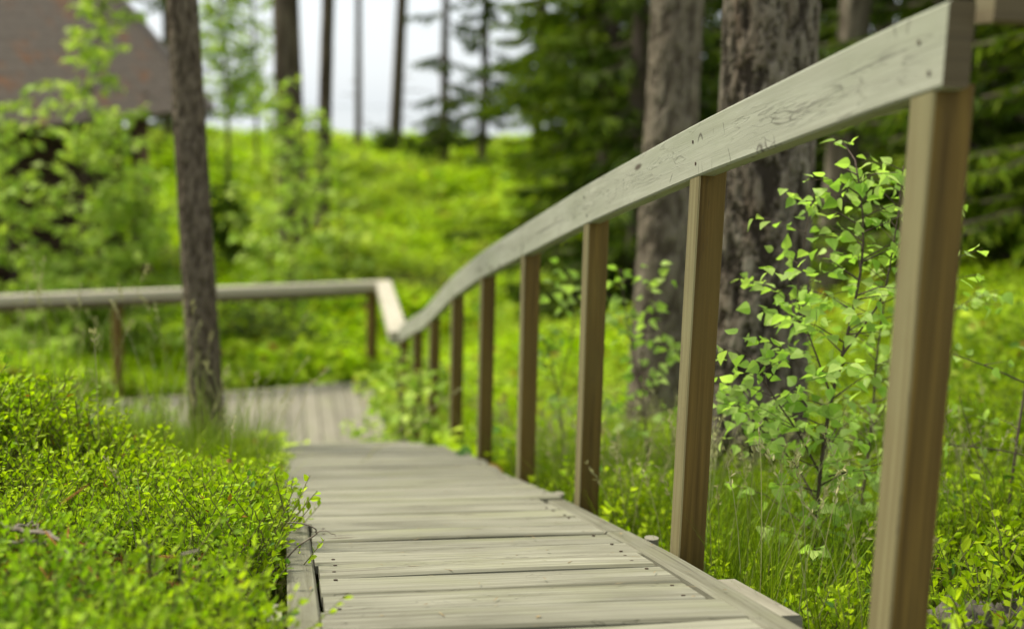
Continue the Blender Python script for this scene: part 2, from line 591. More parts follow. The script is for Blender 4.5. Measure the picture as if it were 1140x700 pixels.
M['pale_leaf'] = leaf_mat("pale_shrub_leaf", (0.27, 0.42, 0.05), (0.47, 0.58, 0.11), (1.05, 1.12, 0.5), var=0.3, tamt=0.4)
M['dark_leaf'] = leaf_mat("dark_shrub_leaf", (0.07, 0.14, 0.008), (0.16, 0.25, 0.012), (1.1, 1.1, 0.6), var=0.35, tamt=0.35)
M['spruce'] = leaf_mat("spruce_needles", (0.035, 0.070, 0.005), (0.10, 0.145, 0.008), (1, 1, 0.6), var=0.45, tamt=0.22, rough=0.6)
M['spruce_lit'] = leaf_mat("sunlit_spruce_needles", (0.08, 0.15, 0.008), (0.19, 0.26, 0.012), (1, 1, 0.6), var=0.4, tamt=0.3, rough=0.6)  # brighter copy of the spruce green, sunlit look put into the colour
M['stem'] = simple_mat("sapling_bark", (0.055, 0.035, 0.028), (0.12, 0.09, 0.07), 90)
M['green_stem'] = simple_mat("green_shoot", (0.10, 0.13, 0.03), (0.18, 0.16, 0.05), 60)
M['twig'] = simple_mat("dead_twig", (0.12, 0.09, 0.065), (0.26, 0.23, 0.18), 70)
M['dry'] = simple_mat("dry_scraps", (0.16, 0.10, 0.05), (0.34, 0.27, 0.14), 60)
M['litter'] = simple_mat("orange_needle_litter", (0.22, 0.075, 0.02), (0.35, 0.14, 0.04), 60)
M['pine_bark'] = bark_mat("pine_bark", (0.145, 0.115, 0.082), (0.27, 0.238, 0.178), (0.042, 0.033, 0.024), red=(0.15, 0.09, 0.055), use_attr=True)
M['pine_bark_far'] = bark_mat("grey_pine_bark", (0.155, 0.125, 0.088), (0.24, 0.206, 0.152), (0.07, 0.054, 0.038), use_attr=True)
M['dark_bark'] = bark_mat("dark_bark", (0.125, 0.096, 0.066), (0.20, 0.162, 0.118), (0.055, 0.041, 0.028), use_attr=True)
M['far_bark'] = simple_mat('limb_bark', (0.06, 0.045, 0.035), (0.13, 0.10, 0.075), 12)
M['old_far'] = bark_mat("far_bark", (0.09, 0.07, 0.055), (0.15, 0.115, 0.09), (0.035, 0.028, 0.022), scale=8)
M['log'] = simple_mat("cut_log", (0.24, 0.15, 0.13), (0.36, 0.27, 0.25), 7)
M['rot'] = simple_mat("rotten_wood", (0.055, 0.045, 0.037), (0.20, 0.175, 0.14), 30, 0.95, 0.9)
M['hut_wall'] = simple_mat("dark_log_wall", (0.035, 0.022, 0.016), (0.075, 0.045, 0.03), 5)
M['hut_trim'] = simple_mat("grey_bargeboard", (0.22, 0.19, 0.17), (0.32, 0.28, 0.25), 6)

# ground material: soil, moss and litter, greener in the open
k = NT("forest_floor")
oc = k.n("ShaderNodeTexCoord").outputs['Object']
n1 = k.noise(oc, 0.5, 8, 0.65)
n2 = k.noise(oc, 9, 8, 0.7)
c = k.mix(k.ramp(n2, 0.35, 0.65), (0.035, 0.035, 0.010), (0.11, 0.14, 0.012))
c = k.mix(k.math('MULTIPLY', k.ramp(n1, 0.45, 0.7), 0.6), c, (0.20, 0.18, 0.05))
M['ground'] = k.done(k.bsdf(c, 0.95, n2, 0.6, 0.03, 0.1).outputs[0])
k = NT("lake_water")
oc = k.n("ShaderNodeTexCoord").outputs['Object']
wn_ = k.noise(k.mapping(oc, (0.05, 0.35, 1)), 1.0, 4, 0.6)
M['water'] = k.done(k.bsdf((0.08, 0.10, 0.10), 0.04, wn_, 0.02, 0.1, 0.5).outputs[0])
k = NT("hut_roofing")
oc = k.n("ShaderNodeTexCoord").outputs['UV']
rn = k.noise(oc, 2.2, 6, 0.7)
rn2 = k.noise(oc, 9.0, 5, 0.7)
c = k.mix(k.ramp(rn2, 0.3, 0.7), (0.115, 0.092, 0.072), (0.205, 0.168, 0.135))
c = k.mix(k.math('MULTIPLY', k.ramp(rn, 0.53, 0.66), 0.8), c, (0.27, 0.105, 0.035))
br = k.n("ShaderNodeTexBrick", Scale=1.0)
br.inputs['Brick Width'].default_value = 0.35
br.inputs['Row Height'].default_value = 0.2
br.inputs['Mortar Size'].default_value = 0.012
k.l(oc, br.inputs['Vector'])
M['roof'] = k.done(k.bsdf(k.mix(k.math('MULTIPLY', br.outputs['Fac'], 0.3), c, (0.03, 0.025, 0.022)), 0.9, rn2, 0.5, 0.02, 0.2).outputs[0])

# ------------------------------------------------------------------ ground and lake
def axis(lo, hi, near_lo, near_hi, step):
    core = np.arange(near_lo, near_hi + 1e-6, step)
    up = near_hi + (hi - near_hi) * np.linspace(0, 1, 60)[1:] ** 2.6
    dn = near_lo - (near_lo - lo) * np.linspace(0, 1, 60)[1:] ** 2.6
    return np.concatenate([dn[::-1], core, up])


gx = axis(-3000, 3000, -9, 9, 0.12)
gy = axis(-600, 4000, -2, 50, 0.16)
GX, GY = np.meshgrid(gx, gy, indexing='ij')
GZ = ground_z(GX, GY)
a = Acc()
idx = np.arange(GX.size).reshape(GX.shape)
quads = np.stack([idx[:-1, :-1], idx[1:, :-1], idx[1:, 1:], idx[:-1, 1:]], -1).reshape(-1, 4)
a.add(np.stack([GX.ravel(), GY.ravel(), GZ.ravel()], 1), quads)
tag(a.build("ground", M['ground'], smooth_shade=True), kind='structure')
a = Acc()
a.add([[-3000, 75, -6.0], [3000, 75, -6.0], [3000, 3900, -6.0], [-3000, 3900, -6.0]], [[0, 1, 2, 3]])
tag(a.build("lake", M['water']), kind='structure')

# ------------------------------------------------------------------ boardwalk
bw = thing("boardwalk", "weathered grey boardwalk of cross planks sloping down to the landing", "boardwalk", (0.44, 3.6, float(deck_z(3.6))))
bwl = np.array(bw.location)


def frame_at(t):
    e = 0.15
    tan = unit([0, 2 * e, deck_z(t + e) - deck_z(t - e)])
    return tan, np.array([0, -tan[2], tan[1]])


pitch = 0.160
a = Acc()
nails = []
kk = 0
t0 = 2.157 - pitch * 22
while t0 + kk * pitch < 9.15:
    tc = t0 + (kk + 0.5) * pitch
    kk += 1
    tan, nor = frame_at(tc)
    xl, xr = 0.072, 0.800
    if tc > 3.35:
        xl = 0.012
    if tc > 3.7:
        xr = 0.868
    if tc > 5.55:
        f_ = float(smooth(5.55, 6.7, tc))
        xr = 0.868 - 0.36 * f_
    xl += rng.uniform(-0.006, 0.004)
    xr += rng.uniform(-0.016, 0.006)
    if 1.9 < tc < 2.16:
        xr += 0.008
    wgap = rng.uniform(0.004, 0.007) if rng.random() < 0.65 else rng.uniform(0.008, 0.013)
    if 2.157 < tc < 2.30:
        wgap = 0.012
    c0 = np.array([0, tc, float(deck_z(tc))]) - nor * (0.014 + rng.uniform(0, 0.005))
    tilt = rng.normal(0, 0.018)
    nor2 = unit(nor + tan * tilt)
    skew = rng.normal(0, 0.003)
    xs = np.linspace(xl, xr, 7)
    bow = rng.normal(0, 0.0025)
    pts = [c0 + np.array([x_, skew * (x_ - 0.44) / 0.4, 0]) + nor * bow * (1 - ((x_ - 0.44) / 0.4) ** 2) for x_ in xs]
    board(a, pts, tan, nor2, pitch - wgap, 0.028, 0.0055, uv0=(rng.uniform(0, 60), 0.0))
    for xx in (xl + 0.035, xr - 0.035):
        for dy in (-0.04, 0.042):
            if rng.random() < 0.45:
                continue
            nails.append(c0 + np.array([xx + rng.uniform(-0.014, 0.014), 0, 0]) + tan * (dy + rng.uniform(-.014, .014)) + nor2 * 0.0125)
for p in nails:
    tan, nor = frame_at(p[1])
    tube(a, [p, p + nor * 0.0035], 0.0042, 8, mi=1)
a.build("planks", [M['deck'], M['nail']], bw, origin=bwl)


def long_board(name, x, y0, y1, w, h, drop, mat, parent, org, n=24, c=0.005):
    acc = Acc()
    ys = np.linspace(y0, y1, n)
    pts = [np.array([x, y, float(deck_z(y))]) + frame_at(y)[1] * (-drop - h / 2) for y in ys]
    board(acc, pts, (1, 0, 0), [frame_at(y)[1] for y in ys], w, h, c)
    return acc.build(name, mat, parent, origin=org)


long_board("edge_board", 0.037, -1.2, 3.34, 0.058, 0.034, 0.002, M['deck'], bw, bwl)
long_board("edge_board", 0.842, -1.2, 2.98, 0.062, 0.034, 0.003, M['deck'], bw, bwl)
long_board("edge_board", 0.840, 2.99, 3.69, 0.060, 0.032, 0.004, M['deck'], bw, bwl, 8)
long_board("joist", 0.05, -1.2, 9.0, 0.045, 0.12, 0.040, M['batten'], bw, bwl, 40)
long_board("joist", 0.42, -1.2, 9.0, 0.045, 0.12, 0.040, M['batten'], bw, bwl, 40)
long_board("joist", 0.842, -1.2, 5.5, 0.045, 0.12, 0.042, M['batten'], bw, bwl, 40)
long_board("spacer_block", 0.903, 2.03, 2.36, 0.046, 0.05, 0.012, M['landing'], bw, bwl, 4)
for (yy, xx) in ((2.86, 0.895), (3.9, 0.895)):
    s_ = Acc()
    zz = float(deck_z(yy))
    tube(s_, [(xx, yy, zz - 0.45), (xx, yy, zz - 0.004)], [0.019, 0.018], 12)
    s_.build("stake", M['landing'], bw, smooth_shade=False, origin=bwl)
s_ = Acc()
zz = float(deck_z(2.12))
board(s_, [(-0.018, 2.12, zz - 0.4), (-0.018, 2.12, zz + 0.012)], (1, 0, 0), (0, 1, 0), 0.032, 0.075, 0.003)
s_.build("stake", M['landing'], bw, origin=bwl)

# landing: planks run away from the camera
LZ = -2.70
ld = thing("landing_deck", "grey plank landing at the foot of the boardwalk", "deck", (-0.9, 10.6, LZ))
a = Acc()
x = -3.6
while x < 0.74:
    w = 0.135
    far = 12.18 + 0.31 * (x - 0.75)
    zj = rng.normal(0, 0.002)
    board(a, [(x + w / 2, 9.24 + rng.uniform(-.01, .01), LZ - 0.014 + zj), (x + w / 2, (9.24 + far) / 2, LZ - 0.014 + zj), (x + w / 2, far, LZ - 0.014 + zj)],
          (1, 0, 0), (0, 0, 1), w - rng.uniform(0.006, 0.016), 0.028, 0.004)
    x += w
a.build("planks", M['landing'], ld, origin=ld.location)
for yy in (9.4, 10.4):
    a = Acc()
    board(a, [(-3.55, yy, LZ - 0.09), (0.70, yy, LZ - 0.09)], (0, 1, 0), (0, 0, 1), 0.05, 0.12, 0.004)
    a.build("joist", M['batten'], ld, origin=ld.location)

# ------------------------------------------------------------------ handrail beside the boardwalk
PT = 1.636 + 0.98 * np.arange(9)
RB_T = np.array([1.0, 1.57, 1.636, 2.616, 3.596, 4.576, 5.556, 6.536, 7.516, 8.0, 8.5, 9.5, 10])
RB_Z = np.array([0.12, 0.050, 0.043, -0.133, -0.329, -0.543, -0.759, -1.004, -1.296, -1.44, -1.55, -1.80, -1.9])
# a smooth curve through the post tops
tt = np.linspace(1.0, 10, 400)
zz = np.interp(tt, RB_T, RB_Z)
ker = np.hanning(31)
ker /= ker.sum()
zpad = np.pad(zz, 15, mode='reflect', reflect_type='odd')
zz_s = np.convolve(zpad, ker, mode='valid')


def rail_bottom(t):
    return np.interp(t, tt, zz_s)


RH = 0.116
hr = thing("handrail", "pale weathered wooden handrail on brown posts along the boardwalk", "handrail", (0.91, 4.5, float(deck_z(4.5))))
hrl = np.array(hr.location)
for (y0, y1) in ((1.607, 4.615), (4.619, 7.70), (7.704, 9.56)):
    a = Acc()
    ys = np.linspace(y0, y1, 26)
    ups = []
    pts = []
    for y in ys:
        sl = (rail_bottom(y + 0.1) - rail_bottom(y - 0.1)) / 0.2
        up = unit([0, -sl, 1])
        ups.append(up)
        hh = RH * math.sqrt(1 + sl * sl)
        pts.append(np.array([0.901, y, float(rail_bottom(y)) + RH / 2 / up[2]]))
    ups[0] = np.array([0, 0, 1.0]) * 1.0
    board(a, pts, (1, 0, 0), ups, 0.040, RH, 0.004, cap_mi=1, uv0=(y0 * 1.0 + 2.0, 0.0))
    for t in PT:
        if y0 < t + 0.03 < y1:
            for (dy, dz) in ((0.012, 0.030), (0.048, 0.078)):
                yn = t + dy + rng.uniform(-.006, .006)
                zn = float(rail_bottom(yn)) + dz + rng.uniform(-.006, .006)
                tube(a, [(0.8815, yn, zn), (0.8795, yn, zn)], 0.0038, 8, mi=2)
    a.build("rail", [M['rail'], M['batten'], M['nail']], hr, origin=hrl)
a = Acc()
zb = 0.132
board(a, [(0.936, 1.612, zb + 0.055), (1.6, 1.612, zb + 0.055), (2.75, 1.612, zb + 0.055)], (0, 1, 0), (0, 0, 1), 0.05, 0.11, 0.004)
a.build("rail", M['batten'], hr, origin=hrl)
a = Acc()
board(a, [(2.7, 1.612, -1.3), (2.7, 1.612, zb)], (1, 0, 0), (0, 1, 0), 0.054, 0.056, 0.003)
a.build("post", M['post'], hr, origin=hrl)
for i, t in enumerate(PT):
    if t > 9.5:
        break
    top = float(rail_bottom(t - 0.01)) + 0.010
    bot = float(ground_z(0.91, t)) - 0.12
    a = Acc()
    lean = rng.normal(0, 0.006) if i > 1 else 0.0
    w2, d2 = 0.062, 0.068
    npt = 6
    pts = [np.array([0.9145 + lean * (1 - q), t + 0.03 + rng.normal(0, 0.0006), bot + (top - bot) * q]) for q in np.linspace(0, 1, npt)]
    board(a, pts, (1, 0, 0), (0, 1, 0), w2, d2, 0.003, faces={5: 1, 6: 1, 7: 1})
    a.build("post", [M['post'], M['post_side']], hr, origin=hrl)

# ------------------------------------------------------------------ landing railing (level)
RZ = -1.745           # top of the level rail
C = np.array([0.985, 12.45, 0])
Lf = np.array([-2.45, 11.40, 0])
dl = unit(Lf - C)
Lend = C + dl * 6.2
N0 = np.array([0.885, 9.60, 0])
lr = thing("landing_railing", "level pale railing with brown batten and posts around the landing", "railing", (C[0], C[1], LZ))
lrl = np.array(lr.location)


def level_board(p, q, side, w, h, ztop, mat, name):
    acc = Acc()
    p = np.array([p[0], p[1], ztop - h / 2])
    q = np.array([q[0], q[1], ztop - h / 2])
    board(acc, [p, (p + q) / 2, q], side, (0, 0, 1), w, h, 0.004)
    return acc.build(name, mat, lr, origin=lrl)


perp = np.array([-dl[1], dl[0], 0])
d2 = unit(C - N0)
perp2 = np.array([-d2[1], d2[0], 0])
level_board(C - dl * 0.07, Lend, perp, 0.12, 0.080, RZ, M['pale_rail'], "rail")
level_board(C + dl * 0.1, Lend, perp, 0.045, 0.06, RZ - 0.082, M['batten'], "batten")
level_board(N0, C - d2 * 0.066, perp2, 0.15, 0.085, RZ + 0.004, M['pale_rail'], "rail")
level_board(N0 + d2 * 0.1, C - d2 * 0.2, perp2, 0.045, 0.06, RZ - 0.083, M['batten'], "batten")
for q in (0.12, 2.58, 4.4, 6.1):
    p = C + dl * q
    a = Acc()
    board(a, [(p[0], p[1], -3.05), (p[0], p[1], RZ - 0.144 if q > 0.2 else RZ - 0.084)], dl, perp, 0.085, 0.085, 0.004)
    a.build("post", M['post'], lr, origin=lrl)

# ------------------------------------------------------------------ hut
hut_e1 = at(232, 121, 19.0)
hut_e2 = at(-60, 150, 13.6)
he = unit((hut_e2 - hut_e1) * np.array([1, 1, 0]))
hp = np.array([he[1], -he[0], 0.0])
if hp @ RT > 0:
    hp = -hp
hl = np.linalg.norm((hut_e2 - hut_e1)[:2])
hz0 = float(ground_z(hut_e1[0], hut_e1[1])) - 0.1
hut = thing("log_hut", "dark log hut with a steep brown roof behind leafy saplings", "hut", (hut_e1[0], hut_e1[1], hz0))
hutl = np.array(hut.location)
k_up = 4.2
th = R(46)
ups = hp * math.cos(th) + np.array([0, 0, math.sin(th)])
rn_ = unit(np.cross(he, ups))
if rn_[2] < 0:
    rn_ = -rn_
a = Acc()
A0 = hut_e1
B0 = hut_e2
A1, B1 = A0 + ups * k_up, B0 + ups * k_up
dn = hp * math.cos(th) - np.array([0, 0, math.sin(th)])
A2, B2 = A1 + dn * k_up, B1 + dn * k_up
tk = 0.10
rn2 = unit(np.cross(he, dn))
if rn2[2] < 0:
    rn2 = -rn2
for (P, Q, S, T_, nn) in ((A0, B0, B1, A1, rn_), (A1 + rn2 * .002, B1 + rn2 * .002, B2, A2, rn2)):
    lo = [P - nn * tk, Q - nn * tk, S - nn * tk, T_ - nn * tk]
    V = [P, Q, S, T_] + lo
    uvq = [(0, 0), (hl, 0), (hl, k_up), (0, k_up)]
    a.add(V, [(0, 1, 2, 3), (7, 6, 5, 4), (0, 4, 5, 1), (1, 5, 6, 2), (2, 6, 7, 3), (3, 7, 4, 0)], uvq + uvq)
a.build("roof", M['roof'], hut, origin=hutl)
a = Acc()
board(a, [A0 - he * 0.03 - ups * 0.05, A1 - he * 0.03 + ups * 0.02], he, rn_, 0.05, 0.20, 0.006)
a.build("bargeboard", M['hut_trim'], hut, origin=hutl)
a = Acc()
board(a, [A1 - he * 0.032, A2 - he * 0.032], he, rn2, 0.05, 0.20, 0.006)
a.build("bargeboard", M['hut_trim'], hut, origin=hutl)
# log walls under the eaves
W0 = A0 + hp * 0.75 + he * 1.25
W1 = B0 + hp * 0.75 - he * 0.6
W2 = A0 + hp * (2 * k_up * math.cos(th) - 0.75) + he * 1.25
wt = hut_e2[2] + 0.1
zz_ = hz0
a = Acc()
while zz_ < wt:
    tube(a, [(W0[0], W0[1], zz_ + .1), (W1[0], W1[1], zz_ + .1)], 0.112, 10)
    tube(a, [(W0[0] + hp[0] * .1, W0[1] + hp[1] * .1, zz_ + .2), (W2[0], W2[1], zz_ + .2)], 0.112, 10)
    zz_ += 0.2
a.build("wall", M['hut_wall'], hut, smooth_shade=True, origin=hutl)
cp = A0 + hp * 0.35 + he * 1.3
a = Acc()
tube(a, [(cp[0], cp[1], hz0), (cp[0], cp[1], hut_e1[2] + 0.2)], [0.13, 0.12], 10)
a.build("corner_post", simple_mat("brown_pole", (0.10, 0.06, 0.035), (0.17, 0.11, 0.065), 9), hut, smooth_shade=True, origin=hutl)

# ------------------------------------------------------------------ trees
def trunk_path(base, topx, h, wob=0.02, n=14):
    base = np.asarray(base, float)
    q = np.linspace(0, 1, n)
    top = np.array([topx[0], topx[1], base[2] + h])
    pts = base[None] * (1 - q)[:, None] + top[None] * q[:, None]
    ph = rng.uniform(0, 6, 2)
    pts[:, 0] += wob * np.sin(q * 9 + ph[0]) * np.sin(q * math.pi)
    pts[:, 1] += wob * np.sin(q * 8 + ph[1]) * np.sin(q * math.pi)
    return pts


def bark_trunk(base, top, h, r0, r1, name, mat, parent, nth, zdense, ndense, cellw=0.055, cellh=0.15, depth=0.014, flare=0.25):
    """trunk whose plated bark is real relief; 'crack' is kept for the colour"""
    zq = np.concatenate([np.linspace(-0.25, zdense, ndense), np.linspace(zdense, h, 24)[1:]])
    nz = len(zq)
    ths = np.linspace(0, 2 * math.pi, nth + 1)
    circ = 2 * math.pi * r0
    ncw = max(8, int(circ / cellw))
    TH, ZZ = np.meshgrid(ths, zq)
    fx = 0.75 / cellw
    fz = 0.62 / cellh
    crack = np.zeros(TH.shape)
    hh = np.zeros(TH.shape)
    rough = np.zeros(TH.shape)
    off = base[0] * 7.3
    for a_ in range(TH.shape[0]):
        z_ = zq[a_]
        for b_ in range(TH.shape[1] - 1):
            cx_, cy_ = r0 * math.cos(ths[b_]) + off, r0 * math.sin(ths[b_])
            p = Vector((cx_ * fx, cy_ * fx, z_ * fz))
            w_ = mnoise.noise(p * 2.3) * 0.35
            f1 = mnoise.noise(p + Vector((w_, -w_, w_ * 0.7)))
            f2 = mnoise.noise(Vector((cx_ * fx * 2.1 + 9 + w_, cy_ * fx * 2.1, z_ * fz * 2.6 + w_)))
            f3 = mnoise.noise(Vector((cx_ * fx * 5.5, cy_ * fx * 5.5 + 4, z_ * fz * 7)))
            f4 = mnoise.noise(Vector((cx_ * fx * 0.5 + 3, cy_ * fx * 0.5, z_ * fz * 0.35)))
            c1 = min(1.0, max(0.0, (-0.02 - f1 * 0.75 - f3 * 0.35 - f4 * 0.15) / 0.30))
            c2 = min(1.0, max(0.0, (-0.08 - f2 - f3 * 0.5) / 0.25))
            crack[a_, b_] = min(1.0, c1 + 0.45 * c2)
            hh[a_, b_] = 0.5 + 0.7 * f2 + 0.5 * f1
            rough[a_, b_] = 2.2 * f3
    for A_ in (crack, hh, rough):
        A_[:, -1] = A_[:, 0]
    q = np.clip(ZZ / h, 0, 1)
    rad = r0 + (r1 - r0) * q + r0 * flare * np.exp(-np.maximum(ZZ, 0) / 0.25)
    rad = rad * (1 + 0.03 * np.sin(TH * 2 + 1) + 0.02 * np.sin(TH * 3 + ZZ)) + depth * (-crack * 1.0 + (hh - .5) * 0.55 + 0.10 * rough)
    cx = base[0] + (top[0] - base[0]) * q
    cy = base[1] + (top[1] - base[1]) * q
    V = np.stack([cx + rad * np.cos(TH), cy + rad * np.sin(TH), base[2] + ZZ], -1).reshape(-1, 3)
    idx = np.arange(nz * (nth + 1)).reshape(nz, nth + 1)
    F = np.stack([idx[:-1, :-1], idx[:-1, 1:], idx[1:, 1:], idx[1:, :-1]], -1).reshape(-1, 4)
    acc = Acc()
    acc.add(V, F)
    return acc.build(name, mat, parent, smooth_shade=True, origin=np.array(parent.location), attrs={'crack': np.clip(crack, 0, 1).ravel()})


def stub_branches(tree, base, top, h, zs, mat):
    for z_ in zs:
        q = z_ / h
        p = np.array([base[0] + (top[0] - base[0]) * q, base[1] + (top[1] - base[1]) * q, base[2] + z_])
        d = rand_dirs(1, -0.1, 0.3)[0]
        L = rng.uniform(0.5, 1.4)
        a = Acc()
        tube(a, [p, p + d * L * 0.5 + (0, 0, 0.02), p + d * L + (0, 0, -0.06)], [0.022, 0.014, 0.004], 6)
        a.build("branch", mat, tree, smooth_shade=True, origin=np.array(tree.location))


def needle_crown(tree, base, top, h, z0, n, rad, mat):
    """high pine crown: limbs and needle tufts"""
    acc = Acc()
    axis_ = lambda z: np.array([base[0] + (top[0] - base[0]) * z / h, base[1] + (top[1] - base[1]) * z / h, base[2] + z])
    for i in range(n):
        z_ = z0 + (h - z0) * (i + rng.random()) / n
        p = axis_(z_)
        d = rand_dirs(1, -0.05, 0.45)[0]
        L = rad * (1 - 0.6 * (z_ - z0) / (h - z0)) * rng.uniform(0.6, 1.1)
        tube(acc, [p, p + d * L * .5, p + d * L + (0, 0, .15)], [0.05, 0.03, 0.01], 5, mi=1)
        m = 70
        q = rng.uniform(0.35, 1.0, m)
        pos = p + d * (L * q)[:, None] + rng.normal(0, 0.28, (m, 3))
        dd = rand_dirs(m, -0.3, 1)
        place(acc, leaf_proto(1, 0.16, .3, .7, .8, .1, .1), pos, dd, rand_dirs(m), rng.uniform(0.18, 0.36, m))
    acc.build("crown", [mat, M['far_bark']], tree, origin=np.array(tree.location))


def pine(px, depth, width_px, base_px_shift, label, mat, high, h=15.0, nth=60, zd=4, nd=60, cell=(0.055, 0.15), dep=0.012, stubs=(), flare=0.2, name="pine_tree", py=350):
    b = on_ground(px, depth, py)
    r = width_px / 2 / FPX * depth
    top = b + RT * base_px_shift
    t = thing(name, label, "tree", b, None)
    bark_trunk(b, top, h, r * 1.03, r * 0.45, "trunk", mat, t, nth, zd, nd, cell[0], cell[1], dep, flare)
    stub_branches(t, b, top, h, stubs, M['far_bark'])
    needle_crown(t, b, top, h, h * 0.6, high, 2.2, M['spruce_lit'])
    return t


pine(853, 5.0, 107, -0.48, "thick pine trunk with deeply plated bark right behind the handrail", M['pine_bark'], 14, 16, 260, 3.2, 420, (0.032, 0.085), 0.013)
pine(734, 7.3, 61, 0.08, "blurred straight pine trunk just left of the thick pine", M['pine_bark_far'], 12, 15, 110, 4, 220, (0.034, 0.08), 0.007)
pine(923, 11.5, 36, 0.2, "slender brown pine trunk just right of the thick pine", M['pine_bark_far'], 10, 15, 40, 5, 40, (0.07, 0.18), 0.006)
pine(234, 6.1, 38, -0.40, "leaning dark young trunk growing beside the boardwalk foot, in front of hut", M['dark_bark'], 8, 8.2, 72, 4.2, 240, (0.016, 0.035), 0.0022, flare=0.12, py=470)
pine(327, 19.0, 32, -0.5, "thicker of the two dark trunks behind pale bushes", M['dark_bark'], 10, 15, 30, 6, 30, (0.08, .2), 0.006)
pine(357, 20.5, 16, 0.3, "thinner of the two dark trunks behind pale bushes", M['dark_bark'], 8, 13, 24, 6, 30, (0.06, .2), 0.004)
pine(436, 36.0, 14, 0.5, "slim dark trunk standing alone against the white sky", M['far_bark'], 8, 14, 24, 6, 30, (0.08, .2), 0.004, stubs=(1.2, 1.6, 2.0, 2.3))
pine(397, 38.0, 8, -0.1, "thinnest pole-like trunk against the white sky", M['far_bark'], 7, 12, 20, 6, 30, (0.08, .2), 0.003, stubs=(1.0, 1.7, 2.1))
pine(646, 25.0, 20, 0.1, "brown trunk rising among dark spruces at the meadow's top", M['pine_bark_far'], 10, 15, 30, 6, 40, (0.08, .2), 0.005)


def spruce(px, depth, h, rad, z_low, n_br, tw, label, mat, group=None, lean=0.0, tr=0.13, sag=0.35, low_boost=0.65, name="spruce_tree", tsize=1.0):
    b = on_ground(px, depth)
    t = thing(name, label, "tree", b, group)
    top = b + np.array([lean, 0, 0])
    acc = Acc()
    tube(acc, trunk_path(b - np.array([0, 0, .2]), top, h, 0.03), np.linspace(tr, 0.02, 14), 8)
    acc.build("trunk", M['far_bark'], t, smooth_shade=True, origin=b)
    cr = Acc()
    allp, alld, allz, alls = [], [], [], []
    for i in range(n_br):
        q = rng.random() ** (1.0 / low_boost)
        z_ = z_low + (h - z_low) * q * 0.98
        L = rad * (1 - (z_ / h)) ** 0.75 * rng.uniform(0.65, 1.15)
        az = rng.uniform(0, 2 * math.pi)
        d = np.array([math.cos(az), math.sin(az), 0])
        p0 = np.array([b[0] + lean * z_ / h, b[1], b[2] + z_])
        s_ = np.linspace(0, 1, 6)
        drop = sag * rng.uniform(0.7, 1.3)
        P = p0 + d * (L * s_)[:, None] + np.array([0, 0, 1.0]) * (-drop * L * s_ + 0.45 * drop * L * s_ ** 2.5)[:, None]
        tube(cr, P, np.linspace(0.022, 0.004, 6), 4, cap=False, mi=1)
        m = int(tw * (0.4 + L / rad))
        qq = rng.uniform(0.12, 1.0, m)
        pos = np.stack([np.interp(qq, s_, P[:, j]) for j in range(3)], 1)
        sd_ = np.where(rng.random(m) < .5, 1, -1)[:, None] * np.array([-d[1], d[0], 0])
        dd = d * rng.uniform(0.3, 1.0, (m, 1)) + sd_ * rng.uniform(0.2, 1.0, (m, 1)) + np.array([0, 0, 1]) * rng.uniform(-0.95, 0.12, (m, 1))
        allp.append(pos)
        alld.append(dd)
        alls.append(rng.uniform(0.12, 0.34, m) * tsize * (1.15 - 0.5 * qq))
    pos, dd, sc = np.concatenate(allp), np.concatenate(alld), np.concatenate(alls)
    place(cr, leaf_proto(1, 0.20, .3, .75, .7, .15, .25), pos, dd, rand_dirs(len(pos), 0.2, 1), sc)
    cr.build("crown", [mat, M['far_bark']], t, origin=b)
    return t


G1 = "dense spruces closing the view beyond the handrail"
sp = [
    # px, depth, h, rad, z_low, branches, twigs, material
    (490, 31, 12, 1.2, 0.9, 70, 30, 'spruce', "narrow spruce at the right edge of the bright sky gap", None),
    (532, 33, 12, 1.2, 0.9, 70, 30, 'spruce', "second narrow spruce right of the bright sky gap", None),
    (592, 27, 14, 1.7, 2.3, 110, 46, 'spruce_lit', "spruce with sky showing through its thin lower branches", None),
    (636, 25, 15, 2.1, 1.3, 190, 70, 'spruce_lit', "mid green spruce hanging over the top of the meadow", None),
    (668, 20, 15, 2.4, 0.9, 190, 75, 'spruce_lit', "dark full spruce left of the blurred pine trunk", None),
    (700, 15.5, 14, 1.7, 0.5, 130, 60, 'spruce', "dark spruce touching the blurred pine trunk", None),
]
for s in sp:
    spruce(s[0], s[1], s[2], s[3], s[4], s[5], s[6], s[8], M[s[7]], s[9], tsize=1.25)
for (px, d, h, rad, zl, nb, tw, m) in ((690, 36, 15, 2.6, 0.4, 130, 44, 'spruce'), (700, 33, 15, 2.8, 0.3, 130, 44, 'spruce'), (760, 27, 15, 2.8, 0.3, 130, 44, 'spruce'),
                                      (800, 22, 15, 2.6, 0.3, 140, 50, 'spruce'), (880, 19, 15, 2.6, 0.3, 140, 50, 'spruce'), (960, 17, 15, 2.6, 0.3, 150, 56, 'spruce'),
                                      (850, 30, 16, 3.0, 0.2, 130, 44, 'spruce'), (960, 26, 16, 3.0, 0.2, 130, 44, 'spruce'), (1060, 24, 16, 3.0, 0.2, 130, 44, 'spruce'),
                                      (1160, 22, 16, 3.0, 0.2, 130, 44, 'spruce'), (1000, 34, 17, 3.4, 0.2, 150, 50, 'spruce'), (1110, 31, 17, 3.4, 0.2, 150, 50, 'spruce'), (900, 37, 17, 3.4, 0.2, 150, 50, 'spruce'), (740, 40, 17, 3.2, 0.2, 150, 50, 'spruce'), (1260, 18, 16, 3.0, 0.2, 130, 44, 'spruce')):
    spruce(px, d, h, rad, zl, nb, tw, "dark green spruce in the dense stand beyond the handrail", M[m], G1, tr=0.16, tsize=1.4)
